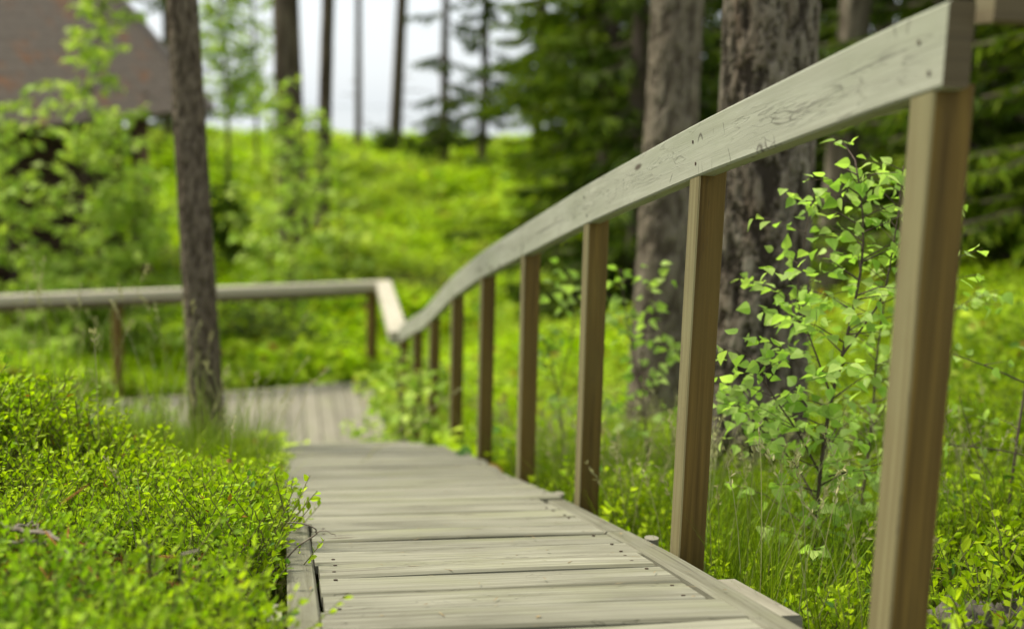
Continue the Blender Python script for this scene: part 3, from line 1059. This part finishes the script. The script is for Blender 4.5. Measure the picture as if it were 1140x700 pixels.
spruce(1040, 11.5, 13, 2.3, 0.5, 190, 90, "nearer dark spruce with drooping sprays behind the nearest post", M['spruce'], None, tr=0.14, tsize=0.8)
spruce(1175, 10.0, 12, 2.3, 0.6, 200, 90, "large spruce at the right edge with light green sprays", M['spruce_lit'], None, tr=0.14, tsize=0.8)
for (px, d, h, rad) in ((40, 33, 14, 2.8), (130, 30, 14, 2.6), (-60, 28, 14, 2.8), (190, 38, 13, 2.2)):
    spruce(px, d, h, rad, 0.3, 110, 40, "dark spruce standing behind the hut roof", M['spruce'], "spruces behind the hut", tr=0.15)


# ------------------------------------------------------------------ leafy saplings and shrubs
def leafy(name, label, cat, paths, radii, leafsize, mat, n_side, side_len, leaf_step, stem_mat, group=None, up=0.5, proto=None, leafparts="leaves", z_leaf0=0.2, spread=1.0):
    """stems along paths with side twigs carrying leaves"""
    base = np.asarray(paths[0][0], float)
    t = thing(name, label, cat, base, group)
    st, lf = Acc(), Acc()
    P_, D_, S_ = [], [], []

    def twig_leaves(P, s0, step, size):
        L = np.concatenate([[0], np.cumsum(np.linalg.norm(np.diff(P, axis=0), axis=1))])
        tot = L[-1]
        n = max(2, int(tot * (1 - s0) / step))
        q = (s0 + (1 - s0) * (np.arange(n) + 0.5) / n) * tot
        pos = np.stack([np.interp(q, L, P[:, j]) for j in range(3)], 1)
        d = unit(P[-1] - P[0])
        sdv = unit(np.cross(d, [0, 0, 1]) + 1e-6)
        alt = np.where(np.arange(n) % 2 == 0, 1, -1)[:, None]
        dd = d * 0.45 + sdv * alt * rng.uniform(0.4, 1.1, (n, 1)) + rng.normal(0, 0.4, (n, 3)) + np.array([0, 0, -0.35])
        dd /= np.linalg.norm(dd, axis=1, keepdims=True)
        P_.append(pos + dd * size * 0.35)
        D_.append(dd)
        S_.append(size * rng.uniform(0.65, 1.15, n))
        for i in range(n):
            pass

    for path, (r0, r1) in zip(paths, radii):
        path = np.asarray(path, float)
        # refine
        q0 = np.linspace(0, 1, len(path))
        q1 = np.linspace(0, 1, 20)
        P = np.stack([np.interp(q1, q0, path[:, j]) for j in range(3)], 1)
        for _ in range(2):
            P[1:-1] = (P[:-2] + 2 * P[1:-1] + P[2:]) / 4
        tube(st, P, np.linspace(r0, r1, 20), 6)
        Lt = np.linalg.norm(np.diff(P, axis=0), axis=1).sum()
        ns = max(2, int(n_side * Lt))
        for i in range(ns):
            q = z_leaf0 + (1 - z_leaf0) * (i + rng.random()) / ns
            p0 = np.array([np.interp(q, q1, P[:, j]) for j in range(3)])
            az = rng.uniform(0, 2 * math.pi)
            L = side_len * rng.uniform(0.5, 1.2) * (1.1 - 0.65 * q)
            d = np.array([math.cos(az) * spread, math.sin(az) * spread, up * rng.uniform(0.6, 1.4)])
            d = unit(d)
            Q = np.array([p0, p0 + d * L * .5 + rng.normal(0, L * .04, 3), p0 + d * L + np.array([0, 0, -0.08 * L])])
            tube(st, Q, [r1 * 0.9 + (r0 - r1) * .15, r1 * .6, r1 * .35], 4, cap=False)
            twig_leaves(Q, 0.15, leaf_step, leafsize)
        twig_leaves(P, 0.8, leaf_step, leafsize)
    pos, dd, sc = np.concatenate(P_), np.concatenate(D_), np.concatenate(S_)
    n = len(pos)
    zd = np.array([0, 0, 0.8]) + rng.normal(0, 0.6, (n, 3))
    place(lf, proto or birch_leaf(), pos, dd, zd, sc)
    st.build("stems", stem_mat, t, smooth_shade=True, origin=base)
    lf.build(leafparts, mat, t, origin=base)
    return t


def px_path(pts, depth, dd=0.0):
    n = len(pts)
    return [at(p[0], p[1], depth + dd * i / max(1, n - 1)) for i, p in enumerate(pts)]


def grounded(path):
    p = np.array(path[0])
    p[2] = float(ground_z(p[0], p[1])) - 0.02
    return [p] + list(path[1:]) if abs(p[2] - path[0][2]) < 0.02 else [p] + list(path)


leafy("birch_sapling", "young birch with fresh heart-shaped leaves between the two nearest handrail posts", "sapling",
      [grounded(px_path([(900, 655), (908, 600), (912, 525), (925, 440), (950, 350), (966, 262), (952, 178)], 3.1, 0.12)),
       px_path([(912, 525), (888, 480), (860, 440), (835, 395)], 3.14, -0.1),
       px_path([(925, 440), (905, 385), (885, 330), (905, 215)], 3.16, 0.15),
       px_path([(938, 395), (985, 330), (1000, 240), (1006, 185)], 3.18, 0.1),
       px_path([(910, 560), (885, 515), (850, 480), (812, 440)], 3.13, 0.25)],
      [(0.0075, 0.002), (0.003, 0.0012), (0.003, 0.0012), (0.003, 0.0012), (0.003, 0.0012)], 0.039, M['birch'], 42, 0.27, 0.019, M['stem'], z_leaf0=0.22)
leafy("birch_sapling", "second thinner birch sapling close behind the nearest post", "sapling",
      [grounded(px_path([(950, 630), (962, 540), (972, 460), (975, 400), (990, 300)], 3.5, 0.1)),
       px_path([(968, 480), (1000, 430), (1050, 350), (1090, 330)], 3.55, 0.1)],
      [(0.006, 0.0018), (0.0025, 0.001)], 0.039, M['birch'], 28, 0.22, 0.022, M['stem'], z_leaf0=0.3)
leafy("birch_sapling", "small leafy sapling at the foot of the blurred pine, left of third post", "sapling",
      [grounded(px_path([(722, 500), (715, 440), (700, 370), (690, 300)], 4.6, 0.1)),
       px_path([(715, 440), (735, 400), (755, 385)], 4.62, 0.05), px_path([(712, 420), (720, 360), (718, 300)], 4.65, 0.05)],
      [(0.006, 0.002), (0.003, 0.001), (0.003, 0.001)], 0.05, M['birch'], 20, 0.22, 0.028, M['stem'], z_leaf0=0.3)
leafy("birch_sapling", "sprig of round leaves between the third and fourth posts", "sapling",
      [grounded(px_path([(628, 500), (622, 440), (610, 385), (600, 370)], 5.2, 0.1)), px_path([(622, 440), (640, 360), (632, 300)], 5.2, 0.1)],
      [(0.005, 0.002), (0.003, 0.001)], 0.052, M['birch'], 16, 0.2, 0.03, M['stem'], z_leaf0=0.4)
for (pts, dp, lab) in (([(452, 505), (445, 450), (440, 405)], 7.3, "leafy seedling crowding the boardwalk's narrow foot"),
                       ([(482, 500), (470, 455), (466, 415)], 7.0, "leafy seedling pushing between the far handrail posts"),
                       ([(425, 500), (430, 470), (432, 450)], 8.0, "low leafy seedling at the landing's right corner")):
    leafy("birch_sapling", lab, "sapling", [grounded(px_path(pts, dp, 0.05))], [(0.005, 0.002)], 0.062, M['pale_leaf'], 40, 0.36, 0.026, M['stem'], z_leaf0=0.1)
# twigs and leaves entering at the right
leafy("birch_sapling", "sparse sapling with bare crooked twigs at the photo's right edge", "sapling",
      [grounded(px_path([(1122, 585), (1126, 540), (1132, 490), (1140, 440), (1150, 380)], 3.4, 0.1)),
       px_path([(1150, 430), (1100, 408), (1060, 394)], 3.45, -0.1), px_path([(1165, 512), (1110, 500), (1046, 494)], 3.4, -0.1),
       px_path([(1124, 560), (1085, 500), (1068, 440)], 3.4, 0.1)],
      [(0.006, 0.0025), (0.003, 0.0012), (0.003, 0.0012), (0.002, 0.001)], 0.038, M['birch'], 3.2, 0.14, 0.05, M['stem'], z_leaf0=0.5)
# the young birches in front of the hut
for (pts, dp, lab, n_) in (
        ([(75, 420), (85, 330), (92, 220), (100, 110), (118, 0), (125, -60)], 12.9, "tall young birch with pale leaves right in front of hut roof", 13),
        ([(20, 420), (15, 320), (10, 230), (-5, 120)], 12.9, "bushy young birch at the photo's left edge by the hut wall", 13),
        ([(150, 420), (150, 330), (145, 250), (158, 190)], 13.3, "short young birch under the hut's right eave", 13),
        ([(140, 420), (138, 330), (136, 230), (128, 130)], 13.6, "slim young birch in front of the hut's corner pole", 13),
        ([(110, 420), (95, 370), (80, 330), (60, 280)], 12.8, "low spreading young birch behind the landing rail", 14)):
    leafy("birch_sapling", lab, "sapling", [grounded(px_path(pts, dp, 0.2))], [(0.02, 0.004)], 0.105, M['pale_leaf'], n_ * 2.1, 0.85, 0.030, M['stem'], z_leaf0=0.06, up=0.35)


def bush(name, label, px, depth, w, h, n, leaf, mat, group=None, lift=0.0):
    b = on_ground(px, depth)
    t = thing(name, label, "bush", b, group)
    st, lf = Acc(), Acc()
    P, D = [], []
    ns = max(6, int(w * 10))
    for i in range(ns):
        az = rng.uniform(0, 2 * math.pi)
        rr = w / 2 * math.sqrt(rng.random())
        tip = b + np.array([rr * math.cos(az), rr * math.sin(az), h * rng.uniform(0.55, 1.0) * (1 - 0.35 * (rr / (w / 2)) ** 2)])
        mid = (b * 0.5 + tip * 0.5) + np.array([0, 0, 0.1 * h])
        tube(st, [b + rng.normal(0, 0.05, 3) * (1, 1, 0), mid, tip], [0.012, 0.008, 0.003], 5)
        m = n // ns
        q = rng.uniform(0.3, 1.05, m)[:, None]
        pos = (1 - q) ** 2 * b + 2 * q * (1 - q) * mid + q ** 2 * tip + rng.normal(0, 0.085 * (w + h) / 2, (m, 3))
        pos[:, 2] = np.maximum(pos[:, 2], b[2] + 0.02)
        P.append(pos)
        dd = rand_dirs(m, -0.4, 0.5)
        D.append(dd)
    P, D = np.concatenate(P), np.concatenate(D)
    place(lf, leaf_proto(1, 0.6), P, D, np.array([0, 0, 1.0]) + rng.normal(0, 0.5, (len(P), 3)), leaf * rng.uniform(0.6, 1.2, len(P)))
    st.build("stems", M['stem'], t, origin=b)
    lf.build("leaves", mat, t, origin=b)


for (px, dp, py0, topx, topy, lab) in ((300, 16.5, 330, 306, 95, "tallest loose pale sapling under the two dark trunks"),
                                       (345, 17.0, 320, 338, 120, "loose pale sapling right below the thinner dark trunk"),
                                       (385, 18.0, 300, 378, 175, "low pale sapling at the right of the sapling clump"),
                                       (325, 15.5, 330, 330, 200, "short pale sapling at the front of the clump under the dark trunks")):
    g_ = on_ground(px, dp, py0)
    leafy("birch_sapling", lab, "sapling", [[g_] + px_path([((px + topx) / 2, (py0 + topy) / 2), (topx, topy)], dp, 0.1)], [(0.02, 0.004)],
          0.12, M['pale_leaf'], 15, 0.75, 0.045, M['stem'], z_leaf0=0.05, up=0.4)
bush("bush", "darker green bush between leaning trunk and pale bushes", 262, 18.5, 1.2, 1.7, 2000, 0.10, M['dark_leaf'])
bush("bush", "dark round bush behind the landing's far edge", 300, 13.5, 1.9, 0.75, 3000, 0.07, M['spruce'])  # shade under this bush is put into its colour by the dark needle green
bush("bush", "small dark bush at the slim trunk's foot", 428, 35.5, 0.9, 1.3, 500, 0.13, M['spruce'])
bush("bush", "low pale leafy bush in front of the landing's left end", 120, 8.7, 1.3, 0.75, 2200, 0.07, M['pale_leaf'])
bush("bush", "low lime bush at the photo's left edge before the landing", 25, 8.3, 1.4, 0.8, 2200, 0.07, M['pale_leaf'])
bush("bush", "small grassy-green bush just left of the leaning trunk by the landing", 172, 8.6, 0.9, 0.55, 1500, 0.06, M['pale_leaf'])
b_ = on_ground(286, 27)
leafy("birch_tree", "thin pale birch whose leaves break the white sky behind the dark trunks", "tree",
      [[b_, b_ + (0, 0, 2.2), b_ + (-.1, 0, 4.5), b_ + (.2, 0.1, 6.5)]], [(0.05, 0.01)], 0.14, M['pale_leaf'], 14, 0.8, 0.06, M['far_bark'], z_leaf0=0.22)
b_ = on_ground(255, 25)
leafy("birch_tree", "young green birch behind the leaning trunk beside hut roof", "tree",
      [[b_, b_ + (0, 0, 2.2), b_ + (-.2, 0, 4.5), b_ + (-.2, 0.1, 6.5)]], [(0.05, 0.01)], 0.15, M['pale_leaf'], 20, 1.0, 0.04, M['far_bark'], z_leaf0=0.25)

# ------------------------------------------------------------------ log pile up the meadow
lp = ground_at(598, 300, 10, 40)
lpt = thing("log_pile", "small pile of pinkish logs lying in the meadow behind the handrail", "log pile", lp)
kk = lp @ FW
for row, n_ in ((0, 3), (1, 2), (2, 1)):
    for j in range(n_):
        a = Acc()
        c_ = lp + FW * (0.2 * (j - (n_ - 1) / 2)) + np.array([0, 0, 0.12 + 0.165 * row]) + RT * rng.uniform(-.06, .06)
        tube(a, [c_ - RT * 0.34, c_ + RT * 0.34], [0.098, 0.093], 14)
        a.build("log", M['log'], lpt, smooth_shade=False, origin=lp)

# rotten log at the bottom right corner
rl = at(1088, 704, 2.42)
a = Acc()
n_s, n_r = 60, 40
V = []
ax = unit(RT + FW * 0.25)
for i in range(n_s):
    for j in range(n_r + 1):
        th_ = 2 * math.pi * (j % n_r) / n_r
        c_ = rl + ax * (-0.16 + 0.5 * i / (n_s - 1))
        d_ = FW * math.cos(th_) + np.array([0, 0, 1]) * math.sin(th_)
        pn = Vector((i * 0.18, 3 * math.cos(th_), 3 * math.sin(th_)))
        r_ = 0.052 + 0.03 * mnoise.noise(pn * 0.9) + 0.016 * mnoise.noise(pn * 3.3) + 0.008 * mnoise.noise(pn * 8)
        if i in (0, n_s - 1):
            r_ *= 0.3
        V.append(c_ + d_ * r_)
F = [(i * (n_r + 1) + j, i * (n_r + 1) + j + 1, (i + 1) * (n_r + 1) + j + 1, (i + 1) * (n_r + 1) + j) for i in range(n_s - 1) for j in range(n_r)]
a.add(V, F)
tag(a.build("rotten_log", M['rot'], smooth_shade=True, origin=rl), "crumbly grey brown rotten log beneath the nearest post", "log")

# ------------------------------------------------------------------ undergrowth
def shoot_proto(n_leaf, h, leaf, seed, spread=0.5):
    """one bilberry shoot: a green zigzag stem with small alternate leaves; unit metres"""
    r_ = np.random.default_rng(seed)
    acc = Acc()
    lean = r_.normal(0, 0.25, 2)
    P = lambda q: np.array([lean[0] * h * q ** 1.5, lean[1] * h * q ** 1.5, h * q])
    lp_ = leaf_proto(1, 0.58, 0.35, 0.72, 0.7, 0.14, 0.10)
    pos, dd = [], []
    nb = 4
    for b in range(nb):
        az = r_.uniform(0, 6.28)
        q0 = 0.25 + 0.6 * b / nb if b else 0.0
        L = h * (0.45 if b else 1.0) * r_.uniform(.8, 1.1)
        base = P(q0)
        d = np.array([math.cos(az) * spread, math.sin(az) * spread, 0.8]) if b else unit(P(1.0))
        d = unit(d)
        tube(acc, [base, base + d * L * .5, base + d * L], [0.0014, 0.0011, 0.0007], 4, mi=1, cap=False)
        m = n_leaf // nb + (2 if b == 0 else 0)
        for i in range(m):
            q = 0.25 + 0.75 * (i + .5) / m
            s_ = unit(np.cross(d, r_.normal(0, 1, 3)))
            pos.append(base + d * L * q)
            dd.append(unit(s_ * 0.75 + d * 0.7))
    pos, dd = np.array(pos), np.array(dd)
    zd_ = np.array([0, 0, 0.8]) + r_.normal(0, 0.5, (len(pos), 3))
    g0 = globals()['rng']
    place(acc, lp_, pos, dd, zd_, leaf * r_.uniform(0.7, 1.15, len(pos)))
    v, f = acc.arrays()
    return v, f, np.concatenate(acc.mi)


def scatter(acc, protos, pos, scale, tilt=0.15):
    N = len(pos)
    which = rng.integers(0, len(protos), N)
    for i, pr in enumerate(protos):
        sel = np.where(which == i)[0]
        if len(sel) == 0:
            continue
        v, f, mi = pr
        n = len(sel)
        az = rng.uniform(0, 2 * math.pi, n)
        tl = rng.normal(0, tilt, (n, 2))
        c_, s_ = np.cos(az), np.sin(az)
        sc = scale[sel]
        X = (v[None, :, 0] * c_[:, None] - v[None, :, 1] * s_[:, None])
        Y = (v[None, :, 0] * s_[:, None] + v[None, :, 1] * c_[:, None])
        Z = np.broadcast_to(v[None, :, 2], X.shape)
        X = X + Z * tl[:, 0:1]
        Y = Y + Z * tl[:, 1:2]
        V = np.stack([X, Y, Z], -1) * sc[:, None, None] + pos[sel][:, None]
        F = f[None] + (np.arange(n) * len(v))[:, None, None]
        acc.v.append(V.reshape(-1, 3))
        acc.f.append(F.reshape(-1, 4) + acc.n)
        acc.uv.append(np.zeros((n * len(v), 2)))
        acc.mi.append(np.tile(mi, n))
        acc.n += n * len(v)


def in_view(P, margin=60):
    X, Y, Z = P @ RT, P @ FW, P[:, 2]
    yc = Y * math.cos(PITCH) - Z * math.sin(PITCH)
    zc = Y * math.sin(PITCH) + Z * math.cos(PITCH)
    ok = yc > 0.3
    yc = np.where(ok, yc, 1)
    u, v = FPX * X / yc, -FPX * zc / yc
    uu = 570 + u * math.cos(ROLL) - v * math.sin(ROLL)
    vv = 350 + u * math.sin(ROLL) + v * math.cos(ROLL)
    return ok & (uu > -margin * 3) & (uu < 1140 + margin * 3) & (vv > -margin) & (vv < 700 + margin * 4)


def rand_ground(n, x0, x1, y0, y1):
    x = rng.uniform(x0, x1, n)
    y = rng.uniform(y0, y1, n)
    P = np.stack([x, y, ground_z(x, y)], 1)
    return P[in_view(P)]


def vnoise(P, s, seed=0):
    x, y = P[:, 0] * s + seed * 3.1, P[:, 1] * s + seed * 7.7
    return 0.5 + 0.25 * (np.sin(x * 2.1 + 1.3 * np.sin(y * 1.7)) + np.sin(y * 2.3 + 1.1 * np.sin(x * 1.9 + 1)))


protos = [shoot_proto(26, 0.19, 0.0165, i) for i in range(9)]
a = Acc()
P = rand_ground(23000, -3.4, 0.0, 1.0, 5.6)
P = P[P[:, 0] < -0.03 - 0.05 * vnoise(P, 3.0)]
P = P[vnoise(P, 2.6, 2) > 0.2]
# a clump that leans over the boardwalk's edge
Q = np.stack([rng.uniform(-0.2, -0.03, 200), rng.uniform(2.75, 3.45, 200)], 1)
Q = np.column_stack([Q, ground_z(Q[:, 0], Q[:, 1])])
P = np.concatenate([P, Q])
hs_ = (0.75 + 0.65 * vnoise(P, 1.9)) * rng.uniform(0.7, 1.25, len(P))
hs_ *= 1 - 0.45 * smooth(3.5, 5.0, P[:, 1])
scatter(a, protos, P - np.array([0, 0, .02]), hs_)
tag(a.build("bilberry_undergrowth", [M['bilberry'], M['green_stem']]), "bright green bilberry undergrowth covering the bank left of the boardwalk", "undergrowth", kind='stuff')

a = Acc()
protos2 = [shoot_proto(16, 0.15, 0.020, 40 + i) for i in range(7)]
P = rand_ground(26000, 0.95, 7.5, 1.5, 8.5)
keep = rng.random(len(P)) < np.clip(1.25 - P[:, 1] * 0.08, 0.3, 1) * np.where(P[:, 0] < 1.7, 0.35, 1.0)
P = P[keep]
scatter(a, protos2, P, (0.8 + 0.6 * vnoise(P, 1.3, 4)) * rng.uniform(0.7, 1.25, len(P)) * (1 + 0.06 * P[:, 1]))
tag(a.build("bilberry_undergrowth", [M['bilberry'], M['green_stem']]), "bilberry undergrowth on the slope right of the handrail", "undergrowth", kind='stuff')

# meadow cover behind the landing and around it
a = Acc()
protos3 = []
for s in range(6):
    r_ = np.random.default_rng(70 + s)
    q = Acc()
    m = 16
    pos = r_.normal(0, 0.09, (m, 3)) * (1, 1, 0) + np.stack([0 * r_.random(m), 0 * r_.random(m), r_.uniform(0.02, 0.2, m)], 1)
    dd = r_.normal(0, 1, (m, 3)) * (1, 1, 0.35) + (0, 0, .35)
    place(q, leaf_proto(1, 0.55), pos, dd, np.array([0, 0, 1.0]) + r_.normal(0, .4, (m, 3)), r_.uniform(0.05, 0.10, m))
    v, f = q.arrays()
    protos3.append((v, f, np.concatenate(q.mi)))
P = np.concatenate([rand_ground(14000, -7, 9, 5.5, 16), rand_ground(26000, -14, 18, 12, 30), rand_ground(16000, -18, 26, 28, 50)])
ob = (P[:, 0] > -3.7) & (P[:, 0] < 0.8) & (P[:, 1] > 9.1) & (P[:, 1] < 12.35)
ob |= (P[:, 0] > -0.06) & (P[:, 0] < 0.93) & (P[:, 1] < 9.4)
lp0 = ground_at(592, 297, 10, 40)
ob |= (np.abs((P - lp0) @ RT) < 0.8) & ((P - lp0) @ FW < 0.5) & ((P - lp0) @ FW > -2.2)
P = P[~ob]
P = P[(vnoise(P, 0.55, 9) > 0.28) | (rng.random(len(P)) < 0.35) | (P[:, 1] < 13)]
sc = (0.6 + 1.0 * vnoise(P, 0.8, 3)) * rng.uniform(0.7, 1.3, len(P)) * np.clip(0.55 + P[:, 1] / 26, 0.7, 1.7)
scatter(a, protos3, P, sc)
tag(a.build("meadow_undergrowth", M['meadow']), "lime green undergrowth filling the clearing behind the landing", "undergrowth", kind='stuff')

# grasses
def grass(name, label, P, hlo, hhi, wlo, whi, seed_frac=0.0, lean=(0.05, 0.3)):
    acc = Acc()
    n = len(P)
    H = rng.uniform(hlo, hhi, n)
    sweep_blades(acc, P - (0, 0, .02), H, H * rng.uniform(lean[0], lean[1], n) * 2, rng.uniform(wlo, whi, n), rng.uniform(0, 6.28, n))
    sel = P[rng.random(n) < seed_frac]
    for p in sel:
        h = rng.uniform(hhi * 0.85, hhi * 1.35)
        az = rng.uniform(0, 6.28)
        ln = h * rng.uniform(0.08, 0.35)
        d = np.array([math.cos(az), math.sin(az), 0])
        pts = [p + d * ln * q ** 2 + np.array([0, 0, h * (q - 0.1 * q ** 3)]) for q in np.linspace(0, 1, 6)]
        tube(acc, pts, [0.0011, 0.001, 0.0009, 0.0008, 0.0007, 0.0005], 4, mi=1, cap=False)
        tip, dv = np.array(pts[-1]), unit(np.array(pts[-1]) - np.array(pts[-2]))
        m = 16
        q = rng.uniform(-1.0, 0.15, (m, 1))
        place(acc, leaf_proto(1, 0.28, .3, .7, .8, .3, .0), tip + dv * q * 0.07 + rng.normal(0, .0025, (m, 3)),
              dv + rng.normal(0, .45, (m, 3)), rand_dirs(m), rng.uniform(0.010, 0.018, m), mi=1)
    return tag(acc.build(name, [M['grass'], M['straw']]), label, "grass", kind='stuff')


P = rand_ground(30000, 0.97, 2.7, 1.9, 7.0)
P = P[rng.random(len(P)) < np.clip(1.1 - np.where(P[:, 1] < 2.7, 3.2, 0.6) * (P[:, 0] - 1.0), 0.03, 1)]
grass("tall_grass", "tall thin grass with pale seed heads growing beside the handrail posts", P, 0.13, 0.42, 0.0018, 0.004, 0.03)
P = rand_ground(9000, -1.7, -0.04, 4.3, 7.6)
P = P[rng.random(len(P)) < np.clip(0.25 + 0.25 * (P[:, 1] - 4.3), 0, 1)]
grass("tall_grass", "tuft of tall grass round the foot of the leaning trunk", P, 0.16, 0.46, 0.0025, 0.0055, 0.012)
P = rand_ground(4200, -0.95, -0.04, 4.5, 6.6)
grass("tall_grass", "tall green grass at the boardwalk's left edge before the landing", P, 0.12, 0.42, 0.003, 0.006, 0.01)
P = rand_ground(260, -1.0, -0.08, 4.4, 5.8)
grass("tall_grass", "few long grass blades rising beside the leaning trunk", P, 0.4, 0.72, 0.003, 0.0055, 0.12, (0.02, 0.16))
P = rand_ground(2600, -1.8, -0.02, 1.4, 4.2)
P = P[rng.random(len(P)) < np.where(P[:, 0] > -0.3, 1.0, 0.22)]
grass("grass", "thin grass blades standing in the bilberries at the boardwalk edge", P, 0.10, 0.30, 0.0018, 0.004, 0.012)

# a few longer seed stalks that lean over the boards
acc = Acc()
for pts, dp in (([(352, 560), (395, 520), (440, 482), (478, 455), (512, 433)], 5.2), ([(388, 530), (415, 500), (440, 492), (480, 462)], 5.3), ([(300, 575), (318, 520), (330, 470), (345, 428), (368, 408)], 4.6),
                ([(252, 480), (246, 445), (238, 420), (228, 404)], 4.4), ([(110, 470), (108, 430), (106, 390), (105, 370)], 3.4)):
    Pp = np.array(px_path(pts, dp, 0.0))
    Pp[0, 2] = ground_z(Pp[0, 0], Pp[0, 1])
    tube(acc, Pp, np.linspace(0.0016, 0.0008, len(Pp)), 5, cap=False)
    m = 26
    q = rng.uniform(0.72, 1.0, m)
    s_ = np.linspace(0, 1, len(Pp))
    pos = np.stack([np.interp(q, s_, Pp[:, j]) for j in range(3)], 1)
    dv = unit(Pp[-1] - Pp[-2])
    place(acc, leaf_proto(1, 0.3, .3, .7, .8, .3, 0), pos + rng.normal(0, .004, (m, 3)), dv + rng.normal(0, .4, (m, 3)), rand_dirs(m), rng.uniform(0.012, 0.022, m))
tag(acc.build("seed_stalks", M['straw']), "pale grass seed stalks leaning over the boardwalk's left edge", "grass", kind='stuff')

# ------------------------------------------------------------------ twigs on the bank
def over_ground(pts, lift):
    out = []
    for i, (px, py) in enumerate(pts):
        d = ray(px, py)
        l_ = lift[min(i, len(lift) - 1)]
        for k_ in np.arange(0.8, 8, 0.01):
            p = d * k_
            if p[2] < ground_z(p[0], p[1]) + l_:
                break
        out.append(p)
    return out


def twig(label, paths, r, mat):
    acc = Acc()
    base = np.array(paths[0][0])
    for i, p in enumerate(paths):
        p = np.array(p)
        q0, q1 = np.linspace(0, 1, len(p)), np.linspace(0, 1, 14)
        P = np.stack([np.interp(q1, q0, p[:, j]) for j in range(3)], 1) + rng.normal(0, r * 0.5, (14, 3))
        tube(acc, P, np.linspace(r, r * .45, 14) * (1 if i == 0 else .6), 6)
    return tag(acc.build("twig", mat, smooth_shade=True, origin=base), label, "twig")


twig("brown crooked twig lying on the bilberries at far left", [over_ground([(-8, 583), (25, 590), (50, 594), (72, 606), (86, 626)], [.2]), over_ground([(18, 588), (35, 582), (48, 592)], [.2]),
                                                               over_ground([(10, 604), (30, 602), (52, 604)], [.2])], 0.005, M['twig'])
twig("grey lichen twig arching over the boardwalk's left edge", [px_path([(300, 640), (318, 622), (335, 604), (352, 594), (352, 588), (338, 582), (318, 581)], 2.6), px_path([(350, 592), (362, 590), (374, 596)], 2.6)], 0.0025, M['twig'])
twig("upright bare twig standing in the bilberries", [over_ground([(168, 690), (168, 650), (165, 620), (161, 601)], [.1, .16, .22, .26])], 0.0035, M['twig'])
twig("second bare twig nearer to the boardwalk", [over_ground([(209, 690), (206, 660), (200, 640), (203, 615), (222, 612)], [.1, .16, .2, .24, .25])], 0.0035, M['twig'])
# orange needle litter among the shoots
acc = Acc()
for (px, py, n_) in ((12, 612, 60), (110, 650, 30), (178, 640, 20), (30, 650, 20)):
    g = over_ground([(px, py)], [.17])[0]
    pos = g + rng.normal(0, 0.05, (n_, 3)) * (1, 1, .4)
    place(acc, leaf_proto(1, 0.05, .3, .7, .9, .1, .05), pos, rand_dirs(n_, -.6, .6), rand_dirs(n_), rng.uniform(0.03, 0.07, n_))
tag(acc.build("needle_litter", M['litter']), "orange dead needles caught in the bilberry shoots", "needles", kind='stuff')
acc = Acc()
for i in range(150):
    x_, y_ = rng.uniform(0.03, 0.86), rng.uniform(1.9, 6.0)
    p = np.array([x_, y_, float(deck_z(y_)) + 0.003])
    tan, nor = frame_at(y_)
    d_ = rand_dirs(1, -.1, .1)
    d_ = d_ - nor * (d_ @ nor)[:, None]
    if rng.random() < 0.75:
        place(acc, leaf_proto(1, 0.07, .3, .7, .9, .1, .02), p[None], d_, nor[None], rng.uniform(0.015, 0.04, 1))
    else:
        place(acc, leaf_proto(1, 0.6, .3, .7, .9, .15, .1), p[None], d_, nor[None], rng.uniform(0.006, 0.013, 1))
tag(acc.build("needle_litter", M['dry']), "dry needles and leaf scraps lying on the boardwalk planks", "needles", kind='stuff')
bpy.context.view_layer.update()
